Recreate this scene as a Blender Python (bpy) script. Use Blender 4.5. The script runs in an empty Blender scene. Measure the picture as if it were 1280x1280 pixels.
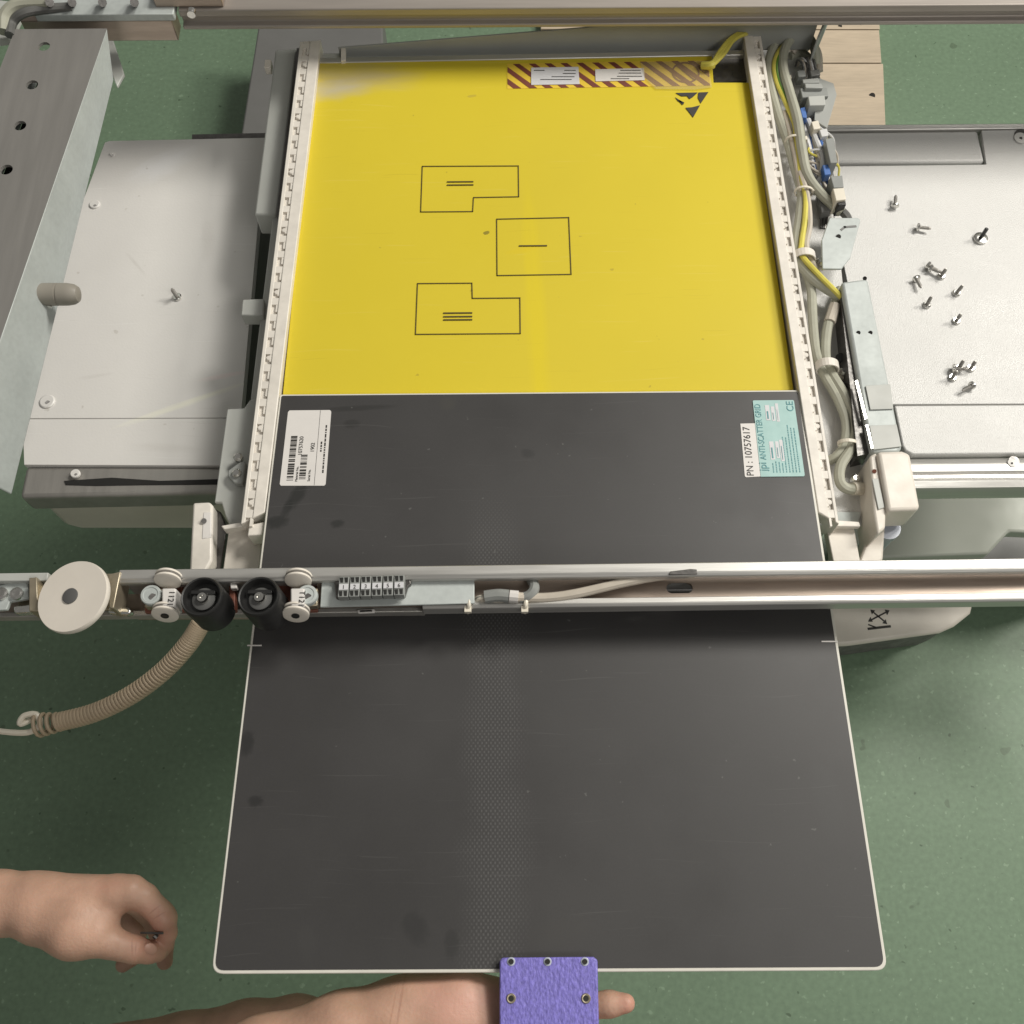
import bpy, bmesh, math, random
import numpy as np
from mathutils import Vector, Matrix

random.seed(7)
S = bpy.context.scene
COL = S.collection
R = math.radians

# ------------------------------------------------------------------ camera
ZP = 0.74                    # height of the detector plane above the floor
CAM_Z = ZP + 0.77
FPX, IMG = 1280.0, 1280.0
CM = Matrix.Rotation(R(23.5), 3, 'X') @ Matrix.Rotation(R(-0.45), 3, 'Z')
cam_data = bpy.data.cameras.new('camera')
cam_data.sensor_width = 36.0
cam_data.lens = 36.0 * FPX / IMG
cam_data.clip_start = 0.02
cam_data.clip_end = 100.0
cam = bpy.data.objects.new('camera', cam_data)
cam.matrix_world = Matrix.Translation((0, 0, CAM_Z)) @ CM.to_4x4()
COL.objects.link(cam)
S.camera = cam

# ------------------------------------------------------------------ room light
W = bpy.data.worlds.new('World')
S.world = W
W.use_nodes = True
W.node_tree.nodes['Background'].inputs[0].default_value = (1.0, 0.965, 0.90, 1)
W.node_tree.nodes['Background'].inputs[1].default_value = 0.195


def lamp(name, loc, target, sx, sy, power, col):
    d = bpy.data.lights.new(name, 'AREA')
    d.shape = 'RECTANGLE'
    d.size, d.size_y, d.energy, d.color = sx, sy, power, col
    o = bpy.data.objects.new(name, d)
    o.location = loc
    o.rotation_euler = (Vector(target) - Vector(loc)).to_track_quat('-Z', 'Y').to_euler()
    COL.objects.link(o)
    return o


lamp('ceiling_lamp', (2.95, 1.3, ZP + 2.6), (0, .45, ZP), 0.5, 0.8, 77, (1.0, 0.955, 0.87))
lamp('ceiling_lamp', (1.75, 1.8, ZP + 2.6), (0, .5, ZP), 0.9, 0.6, 70, (1.0, 0.965, 0.89))
lamp('ceiling_lamp', (1.3, -1.3, ZP + 2.5), (.2, .3, ZP), 1.2, 0.6, 22, (1.0, 0.97, 0.91))

S.view_settings.view_transform = 'Standard'
S.view_settings.look = 'None'
S.view_settings.gamma = 1.0
S.view_settings.exposure = 0.0
S.view_settings.use_curve_mapping = False


# ------------------------------------------------------------------ geometry helpers
def P(u, v, z):
    """point at height z (above the floor) that the photograph shows at (u, v)"""
    d = CM @ Vector((u - 640.0, 640.0 - v, -FPX))
    k = (z - CAM_Z) / d.z
    return Vector((d.x * k, d.y * k, z))


def mpp(u, v, z):
    return (P(u + 1, v, z) - P(u, v, z)).length


def proj(p):
    """photograph position of a world point"""
    q = CM.transposed() @ (Vector(p) - Vector((0, 0, CAM_Z)))
    return 640 + FPX * q.x / -q.z, 640 - FPX * q.y / -q.z


class MB:
    def __init__(s):
        s.v, s.f, s.m, s.sm = [], [], [], []

    def add(s, vs, fs, mi=0, smooth=False):
        o = len(s.v)
        s.v += [Vector(p) for p in vs]
        for f in fs:
            s.f.append([o + i for i in f]); s.m.append(mi); s.sm.append(smooth)
        return s

    def poly(s, top, bot, mi=0, side=None):
        n = len(top)
        area = sum(top[i].x * top[(i + 1) % n].y - top[(i + 1) % n].x * top[i].y for i in range(n))
        if area < 0:
            top, bot = top[::-1], bot[::-1]
        s.add(list(top) + list(bot), [list(range(n))], mi)
        o = len(s.v) - 2 * n
        s.f.append([o + n + i for i in reversed(range(n))]); s.m.append(mi); s.sm.append(False)
        for i in range(n):
            j = (i + 1) % n
            s.f.append([o + i, o + n + i, o + n + j, o + j]); s.m.append(mi if side is None else side); s.sm.append(False)
        return s

    def prism(s, px, z, th, mi=0, side=None):
        """outline at height z, thickness th downwards"""
        zz = z if isinstance(z, (list, tuple)) else [z] * len(px)
        top = [P(a, b, c) for (a, b), c in zip(px, zz)]
        bot = [p - Vector((0, 0, th)) for p in top]
        return s.poly(top, bot, mi, side)

    def box(s, c, sz, rz=0.0, mi=0, rot=None):
        c = Vector(c)
        M = rot if rot is not None else Matrix.Rotation(rz, 3, 'Z')
        h = [x / 2 for x in sz]
        vs = [c + M @ Vector((a * h[0], b * h[1], d * h[2])) for d in (-1, 1) for b in (-1, 1) for a in (-1, 1)]
        return s.add(vs, [(0, 2, 3, 1), (4, 5, 7, 6), (0, 1, 5, 4), (2, 6, 7, 3), (0, 4, 6, 2), (1, 3, 7, 5)], mi)

    def lathe(s, base, axis, prof, n=24, mi=0, mis=None):
        """prof: (r, h) along axis from base"""
        base = Vector(base)
        ax = Vector(axis).normalized()
        q = ax.to_track_quat('Z', 'Y').to_matrix()
        rings = []
        o = len(s.v)
        for r, h in prof:
            for i in range(n):
                a = 2 * math.pi * i / n
                s.v.append(base + ax * h + q @ Vector((r * math.cos(a), r * math.sin(a), 0)))
        for k in range(len(prof) - 1):
            for i in range(n):
                j = (i + 1) % n
                s.f.append([o + k * n + i, o + k * n + j, o + (k + 1) * n + j, o + (k + 1) * n + i])
                s.m.append(mis[k] if mis else mi); s.sm.append(True)
        if prof[0][0] > 1e-6:
            s.f.append([o + i for i in reversed(range(n))]); s.m.append(mi); s.sm.append(False)
        if prof[-1][0] > 1e-6:
            k = len(prof) - 1
            s.f.append([o + k * n + i for i in range(n)]); s.m.append(mis[-1] if mis else mi); s.sm.append(False)
        return s

    def cyl(s, p0, p1, r0, r1=None, n=20, mi=0):
        p0, p1 = Vector(p0), Vector(p1)
        r1 = r0 if r1 is None else r1
        return s.lathe(p0, p1 - p0, [(r0, 0), (r1, (p1 - p0).length)], n, mi)

    def tube(s, pts, r, n=10, mi=0, sub=6, rad=None):
        pts = [Vector(p) for p in pts]
        c = []
        if sub > 1 and len(pts) > 2:
            q = [pts[0] * 2 - pts[1]] + pts + [pts[-1] * 2 - pts[-2]]
            for i in range(1, len(q) - 2):
                for k in range(sub):
                    t = k / sub
                    a, b, cc, d = q[i - 1], q[i], q[i + 1], q[i + 2]
                    c.append(0.5 * ((2 * b) + (cc - a) * t + (2 * a - 5 * b + 4 * cc - d) * t * t + (3 * b - a - 3 * cc + d) * t ** 3))
            c.append(pts[-1])
        else:
            c = pts
        o = len(s.v)
        nrm = None
        for i, p in enumerate(c):
            tg = (c[min(i + 1, len(c) - 1)] - c[max(i - 1, 0)]).normalized()
            if nrm is None:
                nrm = tg.orthogonal().normalized()
            else:
                nrm = (nrm - tg * nrm.dot(tg)).normalized()
            bi = tg.cross(nrm)
            rr = r if rad is None else rad(i / max(1, len(c) - 1))
            for k in range(n):
                a = 2 * math.pi * k / n
                s.v.append(p + (nrm * math.cos(a) + bi * math.sin(a)) * rr)
        for i in range(len(c) - 1):
            for k in range(n):
                j = (k + 1) % n
                s.f.append([o + i * n + k, o + i * n + j, o + (i + 1) * n + j, o + (i + 1) * n + k]); s.m.append(mi); s.sm.append(True)
        s.f.append([o + k for k in reversed(range(n))]); s.m.append(mi); s.sm.append(False)
        s.f.append([o + (len(c) - 1) * n + k for k in range(n)]); s.m.append(mi); s.sm.append(False)
        return s

    def line(s, px, z, w, closed=False, mi=0, h=0.0004):
        """printed line of width w through photograph points, lying on height z"""
        pts = [P(a, b, z) for a, b in px]
        if closed:
            pts.append(pts[0])
        for a, b in zip(pts[:-1], pts[1:]):
            d = (b - a).normalized() * (w / 2)
            n = Vector((-d.y, d.x, 0))
            q = [a - d - n, b + d - n, b + d + n, a - d + n]
            s.poly([p + Vector((0, 0, h)) for p in q], q, mi)
        return s

    def build(s, name, mats, parent=None, bevel=0.0, seg=2, label=None):
        me = bpy.data.meshes.new(name)
        org = parent_loc(parent)
        me.from_pydata([tuple(p - org) for p in s.v], [], s.f)
        for m in (mats if isinstance(mats, (list, tuple)) else [mats]):
            me.materials.append(m)
        me.polygons.foreach_set('material_index', s.m)
        me.polygons.foreach_set('use_smooth', s.sm)
        me.update()
        me.set_sharp_from_angle(angle=R(34))
        o = bpy.data.objects.new(name, me)
        COL.objects.link(o)
        if parent is not None:
            o.parent = parent
        if bevel:
            b = o.modifiers.new('bevel', 'BEVEL')
            b.width, b.segments, b.limit_method, b.angle_limit = bevel, seg, 'ANGLE', R(40)
            b.harden_normals = False
        if label:
            o['label'] = label
        return o


def parent_loc(p):
    v = Vector((0, 0, 0))
    while p is not None:
        v += p.location
        p = p.parent
    return v


def tag(o, label, cat, group=None):
    o['label'], o['category'] = label, cat
    if group:
        o['group'] = group
    return o


def thing(name, loc, label, cat, group=None):
    o = bpy.data.objects.new(name, None)
    o.empty_display_size = 0.02
    o.location = loc
    COL.objects.link(o)
    return tag(o, label, cat, group)


def dup(o, parent, loc):
    c = o.copy()
    COL.objects.link(c)
    c.parent = parent
    c.location = loc
    return c


def text(name, body, org, xdir, size, mat, parent, h=0.0003, align='LEFT', sx=1.0):
    """flat print: text on a level surface, baseline origin org, baseline direction xdir"""
    cu = bpy.data.curves.new(name, 'FONT')
    cu.body, cu.size, cu.align_x = body, size, align
    cu.extrude = h
    t = bpy.data.objects.new(name, cu)
    COL.objects.link(t)
    bpy.context.view_layer.update()
    me = bpy.data.meshes.new_from_object(t.evaluated_get(bpy.context.evaluated_depsgraph_get()))
    bpy.data.objects.remove(t)
    x = Vector(xdir).normalized()
    zc = Vector((0, 0, 1))
    zc = (zc - x * zc.dot(x)).normalized()
    y = zc.cross(x)
    M = Matrix((x * sx, y, zc)).transposed().to_4x4()
    M.translation = Vector(org) - parent_loc(parent)
    me.transform(M)
    me.materials.clear()
    me.materials.append(mat)
    o = bpy.data.objects.new(name, me)
    COL.objects.link(o)
    o.parent = parent
    return o


# ------------------------------------------------------------------ materials
def mat(name, col, rough=0.5, metal=0.0, var=0.06, vscale=14, bump=0.0, bscale=300, spec=0.5, blobs=(), rvar=0.08,
        fine=None, stretch=None, coat=0.0, sss=0.0, aniso=0.0):
    """procedural surface: base colour with soft variation, grain, relief and optional stains and painted crease shade (blobs)"""
    m = bpy.data.materials.new(name)
    m.use_nodes = True
    nt = m.node_tree
    N, L = nt.nodes, nt.links
    b = N['Principled BSDF']
    b.inputs['Roughness'].default_value = rough
    b.inputs['Metallic'].default_value = metal
    b.inputs['Specular IOR Level'].default_value = spec
    b.inputs['Coat Weight'].default_value = coat
    if sss:
        b.inputs['Subsurface Weight'].default_value = sss
        b.inputs['Subsurface Radius'].default_value = (0.006, 0.002, 0.001)
        b.inputs['Subsurface Scale'].default_value = 1.0
    g = N.new('ShaderNodeNewGeometry')
    pos = g.outputs['Position']
    if stretch:
        mp = N.new('ShaderNodeMapping'); mp.inputs['Scale'].default_value = stretch
        L.new(pos, mp.inputs[0]); spos = mp.outputs[0]
    else:
        spos = pos
    nz = N.new('ShaderNodeTexNoise')
    nz.inputs['Scale'].default_value = vscale
    nz.inputs['Detail'].default_value = 6
    nz.inputs['Roughness'].default_value = 0.62
    L.new(spos, nz.inputs['Vector'])
    mr = N.new('ShaderNodeMapRange')
    mr.inputs['From Min'].default_value, mr.inputs['From Max'].default_value = 0.3, 0.7
    mr.inputs['To Min'].default_value, mr.inputs['To Max'].default_value = 1 - var, 1 + var
    L.new(nz.outputs[0], mr.inputs['Value'])
    vm = N.new('ShaderNodeVectorMath'); vm.operation = 'SCALE'
    vm.inputs[0].default_value = col[:3]
    L.new(mr.outputs[0], vm.inputs['Scale'])
    out = vm.outputs[0]
    if fine:                                       # (scale, amount): speckle
        fz = N.new('ShaderNodeTexNoise'); fz.inputs['Scale'].default_value = fine[0]; fz.inputs['Detail'].default_value = 3
        L.new(spos, fz.inputs['Vector'])
        fr = N.new('ShaderNodeMapRange')
        fr.inputs['From Min'].default_value, fr.inputs['From Max'].default_value = 0.3, 0.7
        fr.inputs['To Min'].default_value, fr.inputs['To Max'].default_value = 1 - fine[1], 1 + fine[1]
        L.new(fz.outputs[0], fr.inputs['Value'])
        v2 = N.new('ShaderNodeVectorMath'); v2.operation = 'SCALE'
        L.new(out, v2.inputs[0]); L.new(fr.outputs[0], v2.inputs['Scale'])
        out = v2.outputs[0]
    for (cx, cy, rx, ry, ang, bc, amt, edge) in blobs:   # stains and painted creases with a shape of their own, in place on the surface
        mp = N.new('ShaderNodeMapping'); mp.vector_type = 'TEXTURE'
        mp.inputs['Location'].default_value = (cx, cy, 0)
        mp.inputs['Rotation'].default_value = (0, 0, ang)
        mp.inputs['Scale'].default_value = (rx, ry, 1e3)
        L.new(pos, mp.inputs[0])
        wz = N.new('ShaderNodeTexNoise'); wz.inputs['Scale'].default_value = 1.6; wz.inputs['Detail'].default_value = 5
        L.new(mp.outputs[0], wz.inputs['Vector'])
        mx = N.new('ShaderNodeVectorMath'); mx.operation = 'ADD'
        sb = N.new('ShaderNodeVectorMath'); sb.operation = 'SUBTRACT'; sb.inputs[1].default_value = (0.5, 0.5, 0.5)
        L.new(wz.outputs['Color'], sb.inputs[0])
        L.new(mp.outputs[0], mx.inputs[0]); L.new(sb.outputs[0], mx.inputs[1])
        ln = N.new('ShaderNodeVectorMath'); ln.operation = 'LENGTH'
        L.new(mx.outputs[0], ln.inputs[0])
        r2 = N.new('ShaderNodeMapRange'); r2.interpolation_type = 'SMOOTHSTEP'
        r2.inputs['From Min'].default_value, r2.inputs['From Max'].default_value = 1.0, edge
        r2.inputs['To Min'].default_value, r2.inputs['To Max'].default_value = 0, amt
        L.new(ln.outputs['Value'], r2.inputs['Value'])
        mc = N.new('ShaderNodeMix'); mc.data_type = 'RGBA'
        L.new(r2.outputs[0], mc.inputs['Factor']); L.new(out, mc.inputs['A'])
        mc.inputs['B'].default_value = (*bc, 1)
        out = mc.outputs['Result']
    L.new(out, b.inputs['Base Color'])
    if rvar:
        rr = N.new('ShaderNodeMapRange')
        rr.inputs['From Min'].default_value, rr.inputs['From Max'].default_value = 0.3, 0.7
        rr.inputs['To Min'].default_value, rr.inputs['To Max'].default_value = max(0.02, rough - rvar), min(1, rough + rvar)
        n2 = N.new('ShaderNodeTexNoise'); n2.inputs['Scale'].default_value = vscale * 2.3; n2.inputs['Detail'].default_value = 5
        L.new(spos, n2.inputs['Vector']); L.new(n2.outputs[0], rr.inputs['Value']); L.new(rr.outputs[0], b.inputs['Roughness'])
    if bump:
        bz = N.new('ShaderNodeTexNoise'); bz.inputs['Scale'].default_value = bscale; bz.inputs['Detail'].default_value = 3
        L.new(spos, bz.inputs['Vector'])
        bp = N.new('ShaderNodeBump'); bp.inputs['Strength'].default_value = bump; bp.inputs['Distance'].default_value = 0.001
        L.new(bz.outputs[0], bp.inputs['Height']); L.new(bp.outputs[0], b.inputs['Normal'])
    return m


def stain_crease(u, v, z, ru, rv, ang, col, amt, edge=.72):
    p = P(u, v, z); k = mpp(u, v, z)
    return (p.x, p.y, ru * k, rv * k, R(ang), col, amt, edge)


zb = ZP - 0.10           # table cover height
M = {}
M['floor'] = mat('green_vinyl', (0.152, 0.226, 0.148), 0.46, var=0.07, vscale=2.2, fine=(130, 0.10), bump=0.03, bscale=60, spec=0.35)
M['white_panel'] = mat('white_lacquer', (0.70, 0.685, 0.66), 0.42, var=0.035, vscale=7, bump=0.10, bscale=420, blobs=[
    stain_crease(205, 205, zb, 60, 24, 35, (0.80, 0.80, 0.81), .6, .2),
    stain_crease(230, 505, zb, 110, 6, 22, (0.82, 0.81, 0.69), .7, .2),
    stain_crease(170, 330, zb, 3, 30, 40, (0.55, 0.53, 0.50), .4, .2), stain_crease(120, 470, zb, 30, 4, 10, (0.60, 0.58, 0.55), .4, .2), stain_crease(210, 560, zb, 60, 8, -4, (0.60, 0.58, 0.55), .4, .2), stain_crease(260, 300, zb, 12, 40, 5, (0.62, 0.60, 0.57), .5, .2),
    stain_crease(280, 470, zb, 40, 5, 12, (0.80, 0.69, 0.67), .6, .2),
])
M['textured_white'] = mat('textured_white_lacquer', (0.62, 0.615, 0.60), 0.36, var=0.03, vscale=9, bump=0.55, bscale=850, spec=0.6)
M['strip'] = mat('ivory_plastic', (0.70, 0.66, 0.60), 0.45, var=0.06, vscale=40, bump=0.08, bscale=200, fine=(120, .05))
M['ivory'] = mat('cream_plastic', (0.70, 0.65, 0.58), 0.42, var=0.04, vscale=25, bump=0.06)
M['alu'] = mat('brushed_aluminium', (0.60, 0.59, 0.565), 0.42, metal=0.75, var=0.10, vscale=12, bump=0.10, bscale=120, stretch=(0.35, 6, 6), rvar=0.10)
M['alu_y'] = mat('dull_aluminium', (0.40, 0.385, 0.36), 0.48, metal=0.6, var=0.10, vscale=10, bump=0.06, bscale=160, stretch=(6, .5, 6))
M['steel'] = mat('warm_steel', (0.40, 0.33, 0.28), 0.38, metal=0.75, var=0.18, vscale=14, stretch=(.6, 4, 4))
M['brass'] = mat('yellow_zinc', (0.43, 0.375, 0.28), 0.42, metal=0.75, var=0.15, vscale=40)
M['zinc'] = mat('zinc_sheet', (0.47, 0.505, 0.495), 0.6, metal=0.2, var=0.07, vscale=18, fine=(220, .05))
M['beam'] = mat('brushed_grey_steel', (0.34, 0.328, 0.31), 0.46, metal=0.55, var=0.07, vscale=10, bump=0.05, bscale=160, stretch=(6, .5, 6))
M['grey'] = mat('grey_paint', (0.33, 0.34, 0.325), 0.50, var=0.05, vscale=16, bump=0.05)
M['grey_light'] = mat('light_grey_paint', (0.44, 0.45, 0.425), 0.48, var=0.05, vscale=16)
M['grey_dark'] = mat('dark_grey_paint', (0.155, 0.155, 0.15), 0.5, var=0.08, vscale=8)
M['black'] = mat('black_plastic', (0.018, 0.018, 0.018), 0.42, var=0.2, vscale=50, spec=0.5)
M['void'] = mat('black_recess', (0.012, 0.012, 0.011), 0.7, var=0.2)
M['chrome'] = mat('bright_steel', (0.72, 0.71, 0.68), 0.22, metal=1.0, var=0.12, vscale=200)
M['gun'] = mat('dark_steel', (0.13, 0.125, 0.12), 0.35, metal=0.8, var=0.2, vscale=150)
M['cable'] = mat('grey_cable_sheath', (0.37, 0.37, 0.30), 0.45, var=0.08, vscale=60)
M['cable_warm'] = mat('beige_cable_sheath', (0.50, 0.45, 0.38), 0.45, var=0.08, vscale=60)
M['cable_dark'] = mat('slate_cable_sheath', (0.12, 0.12, 0.115), 0.45, var=0.1, vscale=60)
M['cord'] = mat('cream_coil_cord', (0.42, 0.335, 0.235), 0.55, var=0.10, vscale=40)
M['yellow_wire'] = mat('yellow_sheath', (0.62, 0.55, 0.10), 0.45, var=0.1, vscale=60)
M['green_wire'] = mat('green_sheath', (0.10, 0.22, 0.03), 0.45, var=0.1, vscale=60)
M['white_wire'] = mat('white_sheath', (0.60, 0.60, 0.60), 0.45, var=0.06, vscale=60)
M['blue_wire'] = mat('blue_sheath', (0.06, 0.15, 0.42), 0.45, var=0.1, vscale=60)
M['tie'] = mat('nylon_tie', (0.70, 0.65, 0.55), 0.4, var=0.05, vscale=60)
M['dub'] = mat('connector_grey', (0.25, 0.26, 0.25), 0.45, var=0.08, vscale=60)
M['wood'] = mat('pale_board', (0.52, 0.43, 0.32), 0.6, var=0.10, vscale=5, stretch=(1, 9, 9), fine=(30, .06))
M['ink'] = mat('dark_ink', (0.035, 0.033, 0.03), 0.6, var=0.1)
M['ink_brown'] = mat('line_ink', (0.075, 0.055, 0.012), 0.6, var=0.15)
M['ink_red'] = mat('stripe_ink', (0.17, 0.045, 0.03), 0.6, var=0.12, vscale=60)
M['ink_teal'] = mat('teal_ink', (0.10, 0.27, 0.29), 0.6, var=0.1, vscale=200)
M['paper'] = mat('white_label_paper', (0.68, 0.655, 0.63), 0.5, var=0.03, vscale=40)
M['paper_blue'] = mat('bluish_label_paper', (0.60, 0.60, 0.62), 0.5, var=0.04, vscale=60)
M['teal'] = mat('teal_label_paper', (0.33, 0.51, 0.49), 0.45, var=0.04, vscale=60)
M['stripe_yellow'] = mat('warning_yellow', (0.74, 0.52, 0.05), 0.5, var=0.05, vscale=50)
M['rim'] = mat('panel_rim', (0.66, 0.64, 0.58), 0.42, var=0.05, vscale=60)
M['purple'] = mat('purple_leatherette', (0.19, 0.165, 0.52), 0.5, var=0.16, vscale=420, bump=0.9, bscale=420, stretch=(1, .55, 1), fine=(800, .22))
M['rubber'] = mat('grey_rubber', (0.10, 0.10, 0.098), 0.6, var=0.06)
M['bumper'] = mat('buffer_rubber', (0.27, 0.25, 0.215), 0.5, var=0.06)
M['cyl_blue'] = mat('blue_grey_plastic', (0.40, 0.43, 0.50), 0.3, var=0.04)
M['putty'] = mat('putty_paint', (0.40, 0.42, 0.37), 0.5, var=0.03)
M['grille'] = mat('dark_plinth', (0.16, 0.165, 0.15), 0.6, var=0.25, vscale=60, bump=0.4, bscale=90)
M['skin'] = mat('skin', (0.50, 0.305, 0.22), 0.52, var=0.12, vscale=45, bump=0.28, bscale=420, sss=0.12, blobs=[stain_crease(196, 1168, ZP - .1, 42, 46, 0, (0.42, 0.19, 0.14), .6, .1), stain_crease(150, 1108, ZP - .1, 30, 18, 0, (0.47, 0.25, 0.18), .5, .1), stain_crease(575, 1255, ZP, 75, 50, 0, (0.58, 0.31, 0.25), .6, .1), stain_crease(200, 1138, ZP - .1, 1.6, 12, -50, (0.30, 0.14, 0.10), .5, .1), stain_crease(205, 1145, ZP - .1, 1.3, 11, -58, (0.30, 0.14, 0.10), .5, .1), stain_crease(172, 1184, ZP - .1, 1.6, 12, 10, (0.30, 0.14, 0.10), .45, .1), stain_crease(176, 1186, ZP - .1, 1.2, 10, 5, (0.30, 0.14, 0.10), .4, .1), stain_crease(785, 1255, ZP, 22, 22, 0, (0.52, 0.25, 0.19), .6, .1), stain_crease(503, 1256, ZP, 2.6, 48, -6, (0.33, 0.17, 0.12), .55, .1), stain_crease(494, 1262, ZP, 1.8, 40, -9, (0.36, 0.19, 0.13), .4, .1), stain_crease(445, 1258, ZP, 26, 9, -12, (0.45, 0.29, 0.19), .4, .1)])  # thin dark lines paint the shade of knuckle and wrist creases
M['nail'] = mat('nail', (0.50, 0.29, 0.22), 0.4, var=0.05)
M['tape'] = mat('tan_tape', (0.50, 0.42, 0.22), 0.35, var=0.10, vscale=45)
M['copper'] = mat('copper_strip', (0.62, 0.36, 0.18), 0.3, metal=0.9, var=0.1)
M['red_brown'] = mat('oxide_red', (0.20, 0.07, 0.045), 0.5, var=0.15)

def specks(m, scale, lo, hi, col, amt):
    nt = m.node_tree; N, L = nt.nodes, nt.links
    b = N['Principled BSDF']
    g = N.new('ShaderNodeNewGeometry')
    z = N.new('ShaderNodeTexNoise'); z.inputs['Scale'].default_value = scale; z.inputs['Detail'].default_value = 2
    L.new(g.outputs['Position'], z.inputs['Vector'])
    r = N.new('ShaderNodeMapRange'); r.interpolation_type = 'SMOOTHSTEP'
    r.inputs['From Min'].default_value, r.inputs['From Max'].default_value = lo, hi
    r.inputs['To Max'].default_value = amt
    L.new(z.outputs[0], r.inputs['Value'])
    x = N.new('ShaderNodeMix'); x.data_type = 'RGBA'
    L.new(r.outputs[0], x.inputs['Factor']); L.new(b.inputs['Base Color'].links[0].from_socket, x.inputs['A'])
    x.inputs['B'].default_value = (*col, 1)
    L.new(x.outputs['Result'], b.inputs['Base Color'])


def scratches(m, rot, scale, aspect, lo, hi, col, amt):
    nt = m.node_tree; N, L = nt.nodes, nt.links
    b = N['Principled BSDF']
    g = N.new('ShaderNodeNewGeometry')
    mp = N.new('ShaderNodeMapping')
    mp.inputs['Rotation'].default_value = (0, 0, R(rot)); mp.inputs['Scale'].default_value = (1, aspect, 1)
    wz = N.new('ShaderNodeTexNoise'); wz.inputs['Scale'].default_value = 5
    av = N.new('ShaderNodeVectorMath'); av.operation = 'MULTIPLY_ADD'; av.inputs[1].default_value = (.03, .03, 0)
    L.new(g.outputs['Position'], wz.inputs['Vector']); L.new(wz.outputs['Color'], av.inputs[0]); L.new(g.outputs['Position'], av.inputs[2])
    L.new(av.outputs[0], mp.inputs[0])
    z = N.new('ShaderNodeTexNoise'); z.inputs['Scale'].default_value = scale; z.inputs['Detail'].default_value = 2
    L.new(mp.outputs[0], z.inputs['Vector'])
    r = N.new('ShaderNodeMapRange'); r.interpolation_type = 'SMOOTHSTEP'
    r.inputs['From Min'].default_value, r.inputs['From Max'].default_value = lo, hi
    r.inputs['To Max'].default_value = amt
    L.new(z.outputs[0], r.inputs['Value'])
    x = N.new('ShaderNodeMix'); x.data_type = 'RGBA'
    L.new(r.outputs[0], x.inputs['Factor']); L.new(b.inputs['Base Color'].links[0].from_socket, x.inputs['A'])
    x.inputs['B'].default_value = (*col, 1)
    L.new(x.outputs['Result'], b.inputs['Base Color'])


scratches(M['white_panel'], 25, 14, 60, .70, .74, (.50, .48, .45), .35)
scratches(M['white_panel'], -50, 9, 70, .71, .74, (.80, .79, .77), .5)
scratches(M['textured_white'], 12, 10, 60, .71, .75, (.50, .49, .46), .3)
specks(M['white_panel'], 70, .72, .76, (.42, .39, .34), .4)
specks(M['floor'], 110, .64, .72, (.26, .36, .25), .6)
specks(M['floor'], 60, .70, .76, (.05, .08, .045), .7)
specks(M['floor'], 23, .735, .76, (.07, .10, .06), .5)

# yellow plate: soft print with brighter edge bands and a dull tan smear in one corner
zy = ZP - 0.004
M['yellow'] = mat('yellow_lacquer', (0.63, 0.505, 0.036), 0.5, spec=0.22, var=0.03, vscale=4, bump=0.03, bscale=500, blobs=[
    stain_crease(445, 97, zy, 110, 34, 0, (0.44, 0.37, 0.19), .85, .0),
    stain_crease(420, 112, zy, 60, 22, 8, (0.46, 0.42, 0.33), .75, .0),
    stain_crease(672, 420, zy, 18, 300, 2, (0.70, 0.56, 0.020), .5, .2),
    stain_crease(655, 312, zy, 32, 6, 15, (0.66, 0.50, 0.02), .5, .2),
    stain_crease(608, 291, zy, 5, 3, 20, (0.20, 0.16, 0.03), .8),
    stain_crease(590, 120, zy, 7, 2.4, 10, (0.45, 0.35, 0.06), .6),
])


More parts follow.
